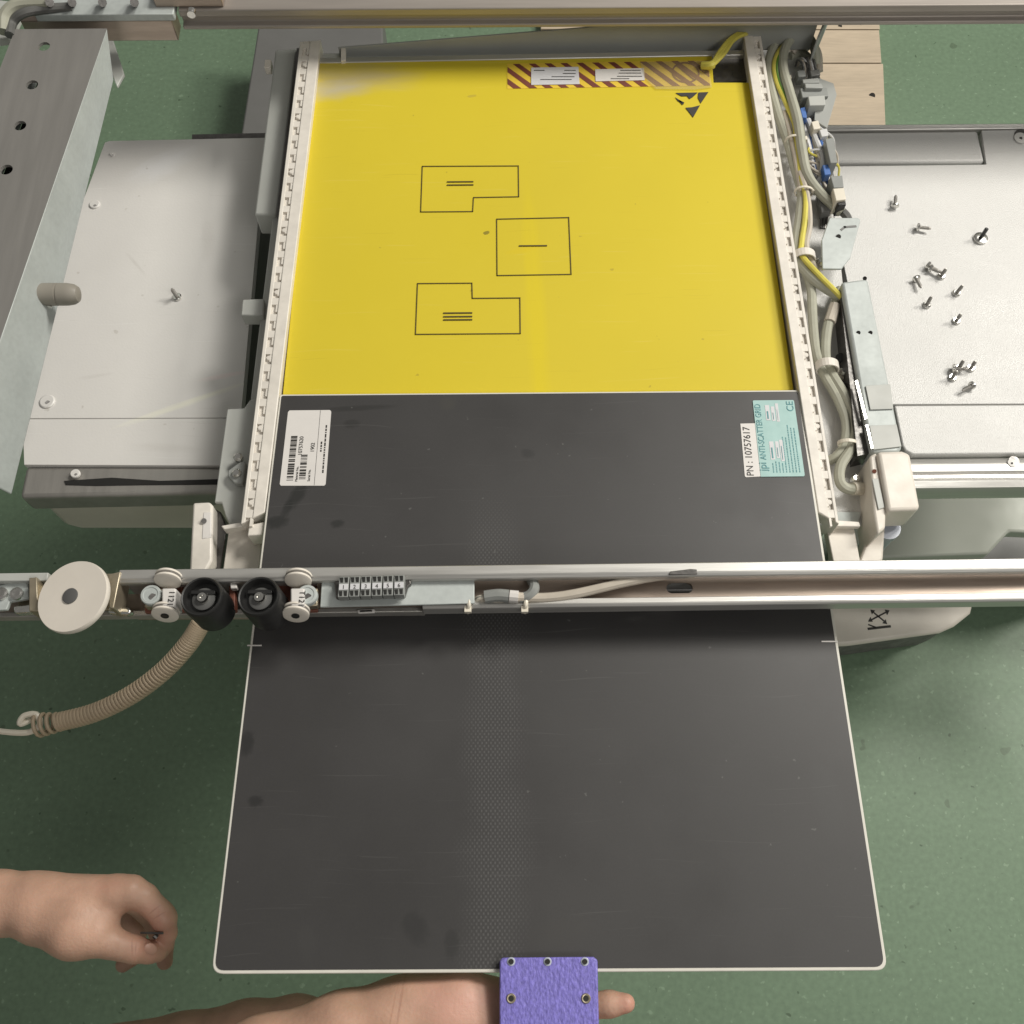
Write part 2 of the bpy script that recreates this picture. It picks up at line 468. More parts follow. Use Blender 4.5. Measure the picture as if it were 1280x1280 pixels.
# grid face: dark laminate with painted-in camera moire, fingerprints and dull smears
def grid_material():
    zf = ZP + 0.004
    bl = [stain_crease(372, 622, zf, 12, 26, -28, (0.012, 0.013, 0.012), .75, .38),
          stain_crease(348, 655, zf, 20, 11, 10, (0.012, 0.013, 0.012), .75, .38),
          stain_crease(360, 638, zf, 8, 16, -20, (0.012, 0.013, 0.012), .6, .38),
          stain_crease(423, 657, zf, 12, 7, 10, (0.012, 0.013, 0.012), .75, .38),
          stain_crease(660, 568, zf, 12, 8, -15, (0.022, 0.022, 0.022), .6, .38),
          stain_crease(560, 505, zf, 14, 12, 0, (0.048, 0.046, 0.040), .5, .38),
          stain_crease(450, 510, zf, 60, 5, 3, (0.020, 0.020, 0.019), .6, .38),
          stain_crease(440, 530, zf, 14, 8, 3, (0.020, 0.020, 0.019), .6, .38),
          stain_crease(310, 930, ZP + .012, 12, 20, 0, (0.014, 0.014, 0.014), .7, .38),
          stain_crease(320, 1002, ZP + .015, 13, 9, 0, (0.014, 0.014, 0.014), .7, .38),
          stain_crease(385, 1180, ZP + .02, 16, 30, 12, (0.048, 0.047, 0.046), .35, .38),
          stain_crease(520, 1160, ZP + .02, 20, 26, 30, (0.024, 0.024, 0.024), .5, .38),
          stain_crease(565, 1180, ZP + .02, 13, 22, 0, (0.021, 0.021, 0.021), .5, .38),
          stain_crease(1035, 1000, ZP + .015, 25, 60, 8, (0.046, 0.046, 0.046), .4, .38),
          stain_crease(700, 1165, ZP + .02, 60, 20, 10, (0.046, 0.044, 0.042), .4, .38)]
    m = mat('dark_grid_laminate', (0.042, 0.0405, 0.0405), 0.47, var=0.08, vscale=5, blobs=bl, rvar=0.07, spec=0.55, fine=(700, .04))
    nt = m.node_tree
    N, L = nt.nodes, nt.links
    b = N['Principled BSDF']
    g = N.new('ShaderNodeNewGeometry')
    sp = N.new('ShaderNodeSeparateXYZ'); L.new(g.outputs['Position'], sp.inputs[0])

    def wave(sock, period, ph):
        a = N.new('ShaderNodeMath'); a.operation = 'MULTIPLY'; a.inputs[1].default_value = 2 * math.pi / period
        L.new(sock, a.inputs[0])
        s = N.new('ShaderNodeMath'); s.operation = 'SINE'
        L.new(a.outputs[0], s.inputs[0])
        return s.outputs[0]

    def op(kind, a, bb, clamp=False):
        o = N.new('ShaderNodeMath'); o.operation = kind; o.use_clamp = clamp
        for i, q in enumerate((a, bb)):
            if isinstance(q, (int, float)):
                o.inputs[i].default_value = q
            else:
                L.new(q, o.inputs[i])
        return o.outputs[0]
    x, y = sp.outputs[0], sp.outputs[1]
    dots = op('MULTIPLY', wave(x, 0.0032, 0), wave(y, 0.0044, 0))
    lines = wave(x, 0.0024, 0)
    moire = op('ADD', op('MULTIPLY', op('MAXIMUM', dots, 0), 0.9), op('MULTIPLY', op('MAXIMUM', lines, 0), 0.16))
    # the weave is a camera effect painted in, a lengthwise strip with ragged sides
    nz = N.new('ShaderNodeTexNoise'); nz.inputs['Scale'].default_value = 22; nz.inputs['Detail'].default_value = 4
    L.new(g.outputs['Position'], nz.inputs['Vector'])
    off = op('MULTIPLY', op('SUBTRACT', nz.outputs[0], 0.5), 0.03)
    dist = op('ABSOLUTE', op('SUBTRACT', op('ADD', x, off), P(618, 950, ZP + .012).x), 0)
    band = N.new('ShaderNodeMapRange'); band.interpolation_type = 'SMOOTHSTEP'
    band.inputs['From Min'].default_value, band.inputs['From Max'].default_value = 0.030, 0.006
    L.new(dist, band.inputs['Value'])
    lower = N.new('ShaderNodeMapRange'); lower.interpolation_type = 'SMOOTHSTEP'
    lower.inputs['From Min'].default_value, lower.inputs['From Max'].default_value = P(618, 600, ZP).y, P(618, 720, ZP).y
    L.new(y, lower.inputs['Value'])
    k = op('MULTIPLY', op('MULTIPLY', moire, band.outputs[0]), op('MULTIPLY', lower.outputs[0], 0.050))
    src = b.inputs['Base Color'].links[0].from_socket
    ad = N.new('ShaderNodeVectorMath'); ad.operation = 'ADD'
    cb = N.new('ShaderNodeCombineXYZ')
    for i in range(3):
        L.new(k, cb.inputs[i])
    L.new(src, ad.inputs[0]); L.new(cb.outputs[0], ad.inputs[1])
    L.new(ad.outputs[0], b.inputs['Base Color'])
    return m


M['grid'] = grid_material()
scratches(M['grid'], 80, 9, 80, .69, .74, (.075, .073, .072), .45)
scratches(M['grid'], 15, 12, 70, .71, .75, (.075, .073, .072), .4)
specks(M['grid'], 150, .74, .78, (.12, .12, .115), .6)
scratches(M['yellow'], 35, 10, 70, .70, .74, (.72, .60, .14), .4)
scratches(M['yellow'], -20, 12, 60, .71, .75, (.48, .37, .03), .35)
specks(M['yellow'], 80, .75, .78, (.34, .26, .04), .5)

# ================================================================== SETTING
fl = MB().box((0, 1, -0.01), (14, 14, 0.02)).build('floor', M['floor'])
fl['kind'] = 'structure'
fl['label'] = 'speckled green vinyl floor'

# ================================================================== TABLE BASE
tb = thing('table_base', (0, .55, 0), 'low white table base with flat covers to either side of the yellow plate', 'table base')
# left cover: two sheets meeting at a seam
MB().prism([(131, 178), (137, 176), (332, 172), (301, 522), (28, 523), (40, 420)], zb, .012).build('cover_sheet', M['white_panel'], tb, .0004)
MB().prism([(28, 523.8), (301, 522.8), (296, 582), (30, 581)], zb, .012).build('cover_sheet', M['white_panel'], tb, .0004)
# left front profile (duller metal, the tray's shade put into its colour) and its lower face
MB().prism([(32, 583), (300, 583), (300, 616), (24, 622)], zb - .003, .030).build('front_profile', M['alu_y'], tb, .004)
MB().prism([(80, 601), (140, 597), (200, 601), (300, 598), (300, 605), (180, 606), (120, 607), (82, 606)], zb - .0022, .002).build('oily_streak', M['void'], tb)
MB().prism([(30, 592), (320, 592), (320, 618), (60, 618), (36, 612)], zb - .033, .09).build('skirt', M['ivory'], tb, .006)
for u, v, r in ((119, 257, 6.5), (60, 503, 9.5), (95, 593, 6), (141, 194, 3)):
    k = mpp(u, v, zb)
    q = MB().lathe(P(u, v, zb - .001), (0, 0, 1), [(r * k, 0), (r * k, .0022), (r * k * .86, .003), (r * k * .3, .003)], 20).build('washer', M['white_panel'], tb)
    MB().cyl(P(u, v, zb + .0015), P(u, v, zb + .0024), r * k * .27, n=10).build('screw_hole', M['gun'], q)
# right cover: textured, larger sheet + front sheet, grip recess at the back edge
rs = MB().prism([(1030, 208), (1233, 205.5), (1227, 163), (1450, 159.5), (1490, 503.5), (1090, 505.5)], zb, .012).build('cover_sheet', M['textured_white'], tb, .0005)
MB().prism([(1118, 506.5), (1490, 504.6), (1497, 564.5), (1142, 568), (1132, 563), (1128, 556)], zb, .012).build('cover_sheet', M['textured_white'], tb, .0015)
MB().prism([(1034, 165), (1222, 163), (1231, 202), (1036, 203)], zb - .0015, .012).build('grip_plate', M['textured_white'], tb, .003)
MB().prism([(1015, 156), (1450, 152.5), (1450, 158.5), (1015, 163)], zb + .001, .05).build('back_profile', M['alu'], tb, .0015)
# right front profile: rounded aluminium extrusion
A = P(1085, 571, zb); B = P(1500, 566.5, zb); C = P(1085, 614, zb)
wd = (A.y - C.y)
pf = [(0, 0), (.10, .004), (.30, .007), (.45, .006), (.52, .003), (.60, .003), (.74, .0075), (.90, .004), (1.0, -.004), (1.0, -.013), (0, -.013)]
mb = MB()
for x in (A.x, B.x):
    mb.v += [Vector((x, A.y + (B.y - A.y) * (x - A.x) / (B.x - A.x) - t * wd, zb + h - .006)) for t, h in pf]
n = len(pf)
for i in range(n):
    j = (i + 1) % n
    mb.f.append([i, i + n, j + n, j]); mb.m.append(0); mb.sm.append(i < 8)
mb.f += [list(range(n)), list(range(n, 2 * n))[::-1]]; mb.m += [0, 0]; mb.sm += [False, False]
mb.build('front_profile', M['alu'], tb)
for u, v, r in ((1265, 579, 6), (1276, 173, 9)):
    k = mpp(u, v, zb)
    q = MB().lathe(P(u, v, zb - .004), (0, 0, 1), [(r * k * 1.12, 0), (r * k * 1.12, .0048)], 22).build('screw_recess', M['gun'], tb)
    MB().lathe(P(u, v, zb + .0006), (0, 0, 1), [(r * k * .95, 0), (r * k * .95, .001), (r * k * .3, .0016)], 22).build('screw_head', M['white_panel'], q)
    MB().cyl(P(u, v, zb + .0006), P(u, v, zb + .0026), r * k * .22, n=10).build('socket', M['gun'], q)
# open trough under the tray and inner side panels
MB().prism([(300, 180), (1120, 170), (1150, 610), (260, 620)], zb - .07, .015).build('trough', M['grey_dark'], tb)
MB().prism([(1040, 560), (1500, 555), (1500, 676), (1262, 664), (1236, 692), (1040, 700)], .40, .02).build('side_panel', M['putty'], tb, .003)
MB().prism([(1100, 600), (1420, 600), (1420, 700), (1100, 700)], .20, .19).build('inner_panel', M['grey_dark'], tb)
# pedestal plinth seen past the front rail
pz = 0.10
pl = MB().prism([(1020, 735), (1200, 732), (1213, 740), (1217, 754), (1214, 766), (1194, 782), (1176, 790), (1060, 806), (1010, 808)], pz, .012).build('plinth_cover', M['ivory'], tb, .005, 3)
MB().prism([(1015, 740), (1196, 736), (1209, 744), (1212, 754), (1208, 764), (1190, 778), (1172, 786), (1056, 802), (1010, 804)], pz - .0125, pz - .014).build('plinth', M['grille'], tb, .004)
mk = MB()
k = mpp(1100, 770, pz)
mk.line([(1087, 776), (1110, 764)], pz, .0022).line([(1090, 764), (1107, 778)], pz, .0022)
for tip, a, b_ in (((1112, 763), (1106, 762), (1109, 769)), ((1085, 777), (1091, 777), (1088, 771)), ((1088, 762), (1094, 763), (1090, 768)), ((1109, 780), (1103, 779), (1107, 774))):
    mk.prism([tip, a, b_], pz + .0005, .0005)
mk.line([(1086, 786), (1112, 783)], pz, .0035).line([(1086, 781), (1094, 784)], pz, .002)
mk.build('arrow_mark', M['ink'], tb)
# dark column cover behind the tray
MB().prism([(326, 10), (478, 10), (482, 172), (300, 174)], .16, .158).build('column_cover', M['grey_dark'], tb, .004)
MB().prism([(240, 168), (340, 166), (340, 175), (240, 177)], zb - .02, .03).build('rear_edge', M['gun'], tb)

# pale boards lying on the floor behind
bd = thing('floor_board', P(1070, 90, .02), 'pale beige wooden board on the floor behind the table', 'board')
for (a, b, c, d) in ((676, 1097, 4, 36), (676, 1099, 37.5, 78), (676, 1104, 79.5, 156)):
    MB().prism([(a, c), (b, c), (b + 3, d), (a, d)], .022, .02).build('plank', M['wood'], bd, .001)
for u, v in ((1073, 30), (1090, 120), (1050, 33)):
    MB().cyl(P(u, v, .0215), P(u, v, .0226), .006 if u > 1060 else .004, n=12).build('knot_hole', M['ink'], bd)

# ================================================================== CROSS BEAM (left)
zr = ZP + 0.06
cb = thing('cross_beam', P(60, 300, zr - .07), 'grey steel cross beam with a row of round holes, beside the white cover', 'beam')
hz = [(55, 58), (40, 106), (25, 157), (8, 212)]
e1, e0 = P(131, 44, zr), P(0, 425, zr)
ex = lambda y: e1.x + (e0.x - e1.x) * (y - e1.y) / (e0.y - e1.y)
w = P(131, 44, zr).x - P(16, 44, zr).x
ya, yb_ = P(80, 36, zr).y, P(10, 628, zr - .07).y
# top sheet with real holes: strips between holes built as rings
topm = MB()
cent = [P(u, v, zr) for u, v in hz] + [P(-12, 272, zr), P(-34, 338, zr), P(-60, 408, zr)]
hr = .0056
ys = [ya]
for i in range(len(cent)):
    ys.append((cent[i].y + cent[i + 1].y) / 2 if i + 1 < len(cent) else cent[i].y - .03)
for i, c in enumerate(cent):
    yt, yl = ys[i], ys[i + 1]
    xr, xl = (ex(yt), ex(yl)), (ex(yt) - w, ex(yl) - w)
    outer = []
    corners = [Vector((xr[1], yl, zr)), Vector((xr[0], yt, zr)), Vector((xl[0], yt, zr)), Vector((xl[1], yl, zr))]
    nn = 24
    vs, fs = [], []
    for q in range(nn):
        a = 2 * math.pi * q / nn
        d = Vector((math.cos(a), math.sin(a), 0))
        vs.append(c + d * hr * Vector((1, 1, 1)).x)
    for q in range(nn):     # outer square perimeter, matched by direction
        a = 2 * math.pi * q / nn
        d = Vector((math.cos(a), math.sin(a), 0))
        best = 1e9
        for s_ in range(4):
            p0, p1 = corners[s_], corners[(s_ + 1) % 4]
            e = p1 - p0
            den = d.x * -e.y + e.x * d.y
            if abs(den) < 1e-9:
                continue
            r_ = p0 - c
            t = (r_.x * -e.y + e.x * r_.y) / den
            if t > 0:
                ss = (d.x * r_.y - d.y * r_.x) / den
                if -1e-6 <= ss <= 1 + 1e-6:
                    best = min(best, t)
        vs.append(c + d * best)
    o = len(vs)
    vs += [vv - Vector((0, 0, .003)) for vv in vs[:nn]]
    for q in range(nn):
        j = (q + 1) % nn
        fs.append((q, q + nn, j + nn, j))
        fs.append((q, j, o + j, o + q))
    vs += corners
    o2 = len(vs) - 4
    for s_ in range(4):     # close the corner slivers
        cc = corners[s_]
        ang = math.atan2(cc.y - c.y, cc.x - c.x) % (2 * math.pi)
        q = int(ang / (2 * math.pi / nn)) % nn
        fs.append((q + nn, o2 + s_, (q + 1) % nn + nn))
    topm.add(vs, fs)
topm.build('top_flange', M['beam'], cb)
# far-end continuation of the beam + near end
Y0, Y1 = ya, yb_
yl = ys[-1]
side = MB()
for (xo, th) in ((0, .003),):
    a, b = Vector((ex(Y0), Y0, zr - .0002)), Vector((ex(Y1), Y1, zr - .0002))
    side.poly([a, b, b - Vector((th, 0, 0)), a - Vector((th, 0, 0))],
              [P(142, 100, zr - .056), P(15, 618, zr - .056), P(12, 618, zr - .056), P(139, 100, zr - .056)])
side.build('side_web', M['zinc'], cb, .0012)
a, b = Vector((ex(Y0) - w, Y0, zr - .001)), Vector((ex(Y1) - w, Y1, zr - .001))
MB().poly([a, b, b + Vector((.003, 0, 0)), a + Vector((.003, 0, 0))], [p - Vector((0, 0, .050)) for p in (a, b, b + Vector((.003, 0, 0)), a + Vector((.003, 0, 0)))]).build('side_web', M['zinc'], cb)
MB().poly([Vector((ex(Y0) - .030, Y0, zr - .050)), Vector((ex(Y1) - .010, Y1, zr - .050)), Vector((ex(Y1) - w + .004, Y1, zr - .050)), Vector((ex(Y0) - w + .004, Y0, zr - .050))],
          [p - Vector((0, 0, .003)) for p in (Vector((ex(Y0) - .030, Y0, zr - .050)), Vector((ex(Y1) - .010, Y1, zr - .050)), Vector((ex(Y1) - w + .004, Y1, zr - .050)), Vector((ex(Y0) - w + .004, Y0, zr - .050)))]).build('bottom_flange', M['void'], cb)
MB().poly([Vector((ex(yl), yl, zr)), Vector((ex(Y1), Y1, zr)), Vector((ex(Y1) - w, Y1, zr)), Vector((ex(yl) - w, yl, zr))],
          [p - Vector((0, 0, .003)) for p in (Vector((ex(yl), yl, zr)), Vector((ex(Y1), Y1, zr)), Vector((ex(Y1) - w, Y1, zr)), Vector((ex(yl) - w, yl, zr)))]).build('top_flange', M['beam'], cb)
# gusset at the far end and printed square
MB().prism([(118, 34), (136, 34), (155, 92), (146, 108), (136, 84)], zr - .055, .004).build('gusset', M['grey_light'], cb, .001)
# rubber buffer
bz = zr - .030
bx = ex(P(70, 368, bz).y)
pb = P(70, 368, bz); pb.x = bx
q = MB().lathe(pb - Vector((.004, 0, 0)), (1, 0, 0), [(.0105, 0), (.0105, .004), (.0098, .0042), (.0098, .021), (.0092, .0212), (.0092, .0225), (.0098, .0228), (.0097, .030), (.0088, .0355), (.0066, .039), (.003, .0405), (.0, .0408)], 28).build('buffer', M['bumper'], cb)
MB().cyl(pb + Vector((.010, -.0085, -.004)), pb + Vector((.010, -.0105, -.004)), .002, n=10).build('pin', M['chrome'], q)

# ================================================================== REAR RAIL
rr = thing('rear_rail', P(700, 0, zr - .03), 'brown-grey aluminium rail along the back of the table, behind the yellow plate', 'rail')
F0, F1 = P(215, 13, zr), P(1400, 5, zr)
yy = lambda x: F0.y + (F1.y - F0.y) * (x - F0.x) / (F1.x - F0.x)


def bar(prof, x0, x1, name, m, parent, yfun, zref, smooth=False, bev=.0):
    """extrusion along the rail: prof (dy, dz) closed"""
    b = MB()
    n = len(prof)
    for x in (x0, x1):
        b.v += [Vector((x, yfun(x) + dy, zref + dz)) for dy, dz in prof]
    for i in range(n):
        j = (i + 1) % n
        b.f.append([i, j, j + n, i + n]); b.m.append(0); b.sm.append(smooth)
    b.f += [list(range(n))[::-1], list(range(n, 2 * n))]; b.m += [0, 0]; b.sm += [False, False]
    return b.build(name, m, parent, bev)


M['alu_warm'] = mat('tarnished_aluminium', (0.36, 0.325, 0.295), 0.55, metal=0.45, var=0.12, vscale=10, bump=0.08, bscale=120, stretch=(0.4, 6, 6))
bar([(0, 0), (0, -.008), (.004, -.009), (.004, -.016), (-.002, -.017), (-.002, -.021), (.07, -.021), (.07, 0)], P(222, 13, zr).x, P(2100, -2, zr).x, 'rail_profile', M['alu_warm'], rr, yy, zr, bev=.0012)
bar([(0, 0), (0, -.010), (.05, -.010), (.05, 0)], P(195, 10, zr).x, P(280, 10, zr).x, 'joint_plate', M['steel'], rr, lambda x: yy(x) + .0035, zr + .0105, bev=.001)
MB().cyl(P(240, 13, zr + .008) , P(240, 13, zr + .008) + Vector((0, -.006, 0)), .004, n=12).build('bolt', M['chrome'], rr)
bar([(0, 0), (0, -.008), (.03, -.008), (.03, 0)], P(45, 12, zr).x, P(218, 12, zr).x, 'steel_bar', M['zinc'], rr, lambda x: yy(x) - .006, zr + .001, bev=.001)
bar([(0, 0), (0, -.024), (.02, -.024), (.02, 0)], P(22, 12, zr).x, P(212, 12, zr).x, 'end_plate', M['steel'], rr, lambda x: yy(x) - .004, zr - .008, bev=.001)
MB().lathe(P(131, 25, zr - .018) + Vector((0, .004, 0)), (0, -1, 0), [(.0075, 0), (.0075, .006), (.0045, .0062), (.0045, .009), (.003, .0095)], 18, mis=[0, 0, 1, 1, 1]).build('bolt', [M['gun'], M['chrome']], rr)
MB().tube([P(12, 44, zr), P(16, 28, zr), P(30, 16, zr + .006), P(60, 11, zr + .004), P(90, 9, zr + .002)], .0045, 10).build('hose', M['cable_dark'], rr)
MB().tube([P(4, 40, zr), P(6, 20, zr + .004), P(22, 6, zr + .008), P(60, 3, zr + .008)], .006, 10).build('hose', M['cable'], rr)
for u in (62, 90, 128, 168):
    MB().cyl(P(u, 3, zr + .004), P(u, 3, zr + .016), .004, n=12).build('stud', M['gun'], rr)
MB().prism([(0, 0), (20, 2), (26, 12), (10, 46), (-20, 50), (-20, 0)], zr - .03, .01).build('end_bracket', M['grey_light'], rr, .001)

# ================================================================== DETECTOR TRAY
dt = thing('detector_tray', P(660, 350, ZP - .07), 'yellow detector plate in a tray between white slotted plastic strips', 'detector tray')
# carcass
MB().prism([(395, 66), (935, 58), (1040, 655), (318, 662)], ZP - .0115, .060).build('tray_body', M['grey_light'], dt, .002)
yp = MB().prism([(394, 79), (890, 70), (892, 103), (937, 103), (994, 500), (352, 506)], zy, .006).build('yellow_plate', M['yellow'], dt, .0006)
MB().prism([(886, 74), (934, 72), (938, 101), (892, 101)], ZP - .0085, .003).build('recess_plate', M['gun'], dt)
MB().prism([(396, 72), (930, 62), (930, 68.5), (396, 78.5)], ZP - .003, .012).build('rear_lip', M['alu'], dt, .001)
# printed outlines on the yellow plate
zl = zy + .0003
for pts in ([(528, 208), (648, 207.5), (648.5, 246), (592, 247), (591, 264.5), (526, 265)],
            [(621, 274), (711, 272), (714, 343), (621.5, 344.5)],
            [(522, 354.5), (590, 354), (590.5, 373), (650, 372.5), (650.5, 417), (519.5, 418)]):
    MB().line(pts, zl, .00085, True).build('printed_outline', M['ink_brown'], yp)
for (a, b, v) in ((559.5, 591, 227.5), (559.5, 591, 231.5), (649.5, 683, 307.5), (555, 589.5, 391.5), (555, 589.5, 396), (555, 589.5, 400)):
    MB().line([(a, v), (b, v - .3)], zl, .0013).build('printed_bar', M['ink_brown'], yp)
# warning strip: yellow with dark diagonal stripes, two pasted labels
zs = zy + .0004
ws = MB().prism([(634, 79.5), (886, 75), (888, 107), (634, 111)], zs, .0004).build('warning_strip', M['stripe_yellow'], yp)


def clip_poly(poly, edges):
    for (a, b) in edges:
        out = []
        for i in range(len(poly)):
            p, q = poly[i], poly[(i + 1) % len(poly)]
            sd = lambda r: (b[0] - a[0]) * (r[1] - a[1]) - (b[1] - a[1]) * (r[0] - a[0])
            sp_, sq = sd(p), sd(q)
            if sp_ >= 0:
                out.append(p)
            if sp_ * sq < 0:
                t = sp_ / (sp_ - sq)
                out.append((p[0] + (q[0] - p[0]) * t, p[1] + (q[1] - p[1]) * t))
        poly = out
        if len(poly) < 3:
            return None
    return poly


rect = [(634.5, 80), (885.5, 75.5), (887.5, 106.5), (634.5, 110.5)]
edg = [(rect[i], rect[(i + 1) % 4]) for i in range(4)]
for i in range(-3, 13):
    x = 636 + i * 20.3
    p = clip_poly([(x, 76), (x + 8, 76), (x + 60, 113), (x + 50, 113)], edg)
    if p:
        MB().prism(p, zs + .0003, .0003).build('stripe', M['ink_red'], ws)
for quad, m_, rows in (([(664, 84.5), (723, 83.5), (724.5, 105), (664, 106)], 'paper_blue', [(668, 680, 88), (706, 719, 88), (704, 719, 92), (690, 718, 96), (676, 714, 99.5)]),
                       ([(744, 86.5), (805, 85), (806, 100), (744.5, 101.5)], 'paper', [(776, 801, 88), (774, 801, 91.5), (772, 802, 95.5), (764, 786, 98.5)])):
    lb = MB().prism(quad, zs + .0008, .0005).build('pasted_label', M[m_], yp)
    for a, b, v in rows:
        x = a
        pr = MB()
        while x < b:
            l_ = random.uniform(1.2, 4.5)
            pr.line([(x, v), (min(b, x + l_), v)], zs + .0008, .0009, h=.0002)
            x += l_ + random.uniform(.8, 1.4)
        pr.build('small_print', M['ink'], lb)
# faint crossed-circle mark and tape patch over the strip's end
zc = P(857, 91, zs)
ring = MB()
kx = mpp(857, 91, zs)
for i in range(28):
    a0, a1 = 2 * math.pi * i / 28, 2 * math.pi * (i + 1) / 28
    q = []
    for a, r_ in ((a0, 17.5), (a1, 17.5), (a1, 15.3), (a0, 15.3)):
        q.append(zc + Vector((math.cos(a) * r_ * kx, math.sin(a) * r_ * kx, .0006)))
    ring.poly(q, [p - Vector((0, 0, .0003)) for p in q])
ring.line([(846, 82), (868, 100)], zs + .0003, .0016, h=.0003)
ring.build('ring_mark', M['ink_red'], ws)


def film(name, col, alpha, rough=.35):
    m = mat(name, col, rough, var=.05, vscale=60)
    m.node_tree.nodes['Principled BSDF'].inputs['Alpha'].default_value = alpha
    return m


M['film'] = film('clear_tape', (0.62, 0.52, 0.30), .17)
MB().prism([(800, 77.5), (885, 76), (890, 109), (868, 112), (820, 111), (806, 98)], zs + .0013, .0002).build('tape_patch', M['film'], yp)
# static-sensitive triangle (pieces)
tri = MB()
for p in ([(844.5, 116), (872, 115.5), (866, 121), (862, 123.5), (859, 119.8), (852, 120)], [(873, 115.5), (885.5, 115), (876, 129), (872.5, 122)], [(844, 121.5), (851, 126), (855, 130), (850, 127.5), (847.5, 126)], [(857, 134.5), (865, 134), (875, 131.5), (866.5, 146.5)], [(848.5, 124.5), (855.5, 128), (853, 131), (848, 125.5)]):
    tri.prism(p, zl + .0005, .0004)
tri.build('static_symbol', M['ink'], yp)


# side strips: floor + inner band + outer wall + ribs, so that the slots are real recesses
def strip(in_top, in_bot, out_top, out_bot, vt, vb, frac, nrib, name, flip):
    g = lambda a, b, t: (a[0] + (b[0] - a[0]) * t, a[1] + (b[1] - a[1]) * t)
    zt = ZP + .0065
    s_in = [g(in_top, in_bot, 0), g(in_top, in_bot, 1)]
    mid_t, mid_b = g(in_top, out_top, frac), g(in_bot, out_bot, frac)
    wl_t, wl_b = g(in_top, out_top, .82), g(in_bot, out_bot, .82)
    base = MB().prism([in_top, out_top, out_bot, in_bot], zt - .0034, .0296).build('strip', M['strip'], dt, .0006, label=name)
    MB().prism([in_top, mid_t, mid_b, in_bot], zt, .0032).build('inner_band', M['strip'], base, .0008)
    MB().prism([wl_t, out_top, out_bot, wl_b], zt - .0006, .0026).build('outer_wall', M['strip'], base, .0006)
    proto = None
    P0 = None
    a0, a1 = P(*g(mid_t, wl_t, .5), zt), P(*g(mid_b, wl_b, .5), zt)
    ang = math.atan2(a1.y - a0.y, a1.x - a0.x) + math.pi / 2
    wdt = (P(*mid_b, zt) - P(*wl_b, zt)).length
    for i in range(nrib + 1):
        t = (i + .35) / (nrib + .7)
        c = a0.lerp(a1, t)
        if proto is None:
            r_ = MB()
            Mz = Matrix.Rotation(ang, 3, 'Z')
            sgn = 1 if flip else -1
            r_.box(c + Vector((0, 0, -.0023)), (wdt * 1.05, .0070, .0030), ang)
            r_.box(c + Mz @ Vector((sgn * wdt * .30, -.0070, -.0026)), (wdt * .35, .0078, .0030), ang)
            proto = r_.build('rib', M['strip'], base)
            P0 = c.copy()
        else:
            dup(proto, base, proto.location + (c - P0))
        if i % 4 == 1:
            cc = a0.lerp(a1, (i + .75) / (nrib + .7))
            MB().lathe(cc + Vector((0, 0, -.005)), (0, 0, 1), [(.0024, .001), (.0024, .0036), (.0018, .0040), (.0007, .0040)], 12).build('rivet', M['strip'], base)
    return base


strip((401, 50), (331, 640), (375, 52), (301, 655), 0, 0, .52, 30, 'white slotted plastic strip left of the yellow plate', True)
strip((929, 41), (1023, 640), (951, 42), (1049, 655), 0, 0, .55, 30, 'white slotted plastic strip beside the cable bundle', False)
# strip ends
MB().prism([(311, 656), (331, 652), (328, 668), (309, 670)], ZP + .003, .02).build('strip_end', M['strip'], dt, .001)
# left side hardware
MB().prism([(344, 62), (371, 60), (346, 268), (318, 268)], ZP - .025, .030).build('side_cover', M['grey_light'], dt, .002)
MB().prism([(371, 60), (378, 60), (352, 300), (346, 268)], ZP - .022, .03).build('side_wall', M['gun'], dt)
MB().prism([(331, 74), (339, 74), (338, 84), (330, 84)], ZP - .03, .01).build('pin', M['ivory'], dt, .0008)
MB().prism([(341, 268), (352, 262), (322, 500), (313, 500)], ZP - .03, .05).build('side_rail', M['grey_light'], dt, .001)
MB().prism([(303, 374), (330, 373), (329, 394), (301, 394)], ZP - .022, .016).build('stop_block', M['grey_light'], dt, .0012)
MB().prism([(284, 511), (305, 510), (312, 500), (322, 497), (308, 655), (288, 657), (282, 645), (277, 628), (268, 628)], ZP - .02, .005).build('side_bracket', M['grey_light'], dt, .001)
MB().prism([(300, 577), (307, 577), (303, 604), (293, 604), (285, 595), (285, 588)], ZP - .012, .008).build('latch', M['grey'], dt, .001)
for u, v in ((299, 574), (297, 594)):
    MB().lathe(P(u, v, ZP - .014), (0, 0, 1), [(.004, 0), (.004, .0045), (.0025, .006)], 14).build('screw', M['chrome'], dt)
# white end stop at the left front corner and its foot
MB().prism([(241, 628), (262, 627), (266, 632), (265, 700), (250, 726), (236, 726)], ZP - .015, .03).build('end_stop', M['strip'], dt, .002)
MB().prism([(254, 640), (264, 640), (264, 672), (252, 674)], ZP - .0145, .002).build('stop_plate', M['paper'], dt, .0008)
MB().cyl(P(255, 651, ZP - .0145), P(255, 651, ZP - .0125), .0022, n=12).build('screw', M['gun'], dt)
MB().prism([(266, 634), (276, 640), (284, 660), (276, 712), (268, 712)], ZP - .03, .03).build('end_web', M['gun'], dt, .001)
MB().prism([(276, 657), (310, 651), (318, 651), (318, 655), (280, 662)], ZP - .005, .01).build('cross_tab', M['strip'], dt, .0008)
MB().prism([(286, 661), (330, 659), (322, 730), (276, 730)], ZP - .02, .01).build('front_apron', M['ivory'], dt, .001)
# back plate: upright, rising to the right
b0, b1 = P(425, 72, ZP - .012), P(1012, 62, ZP - .012)


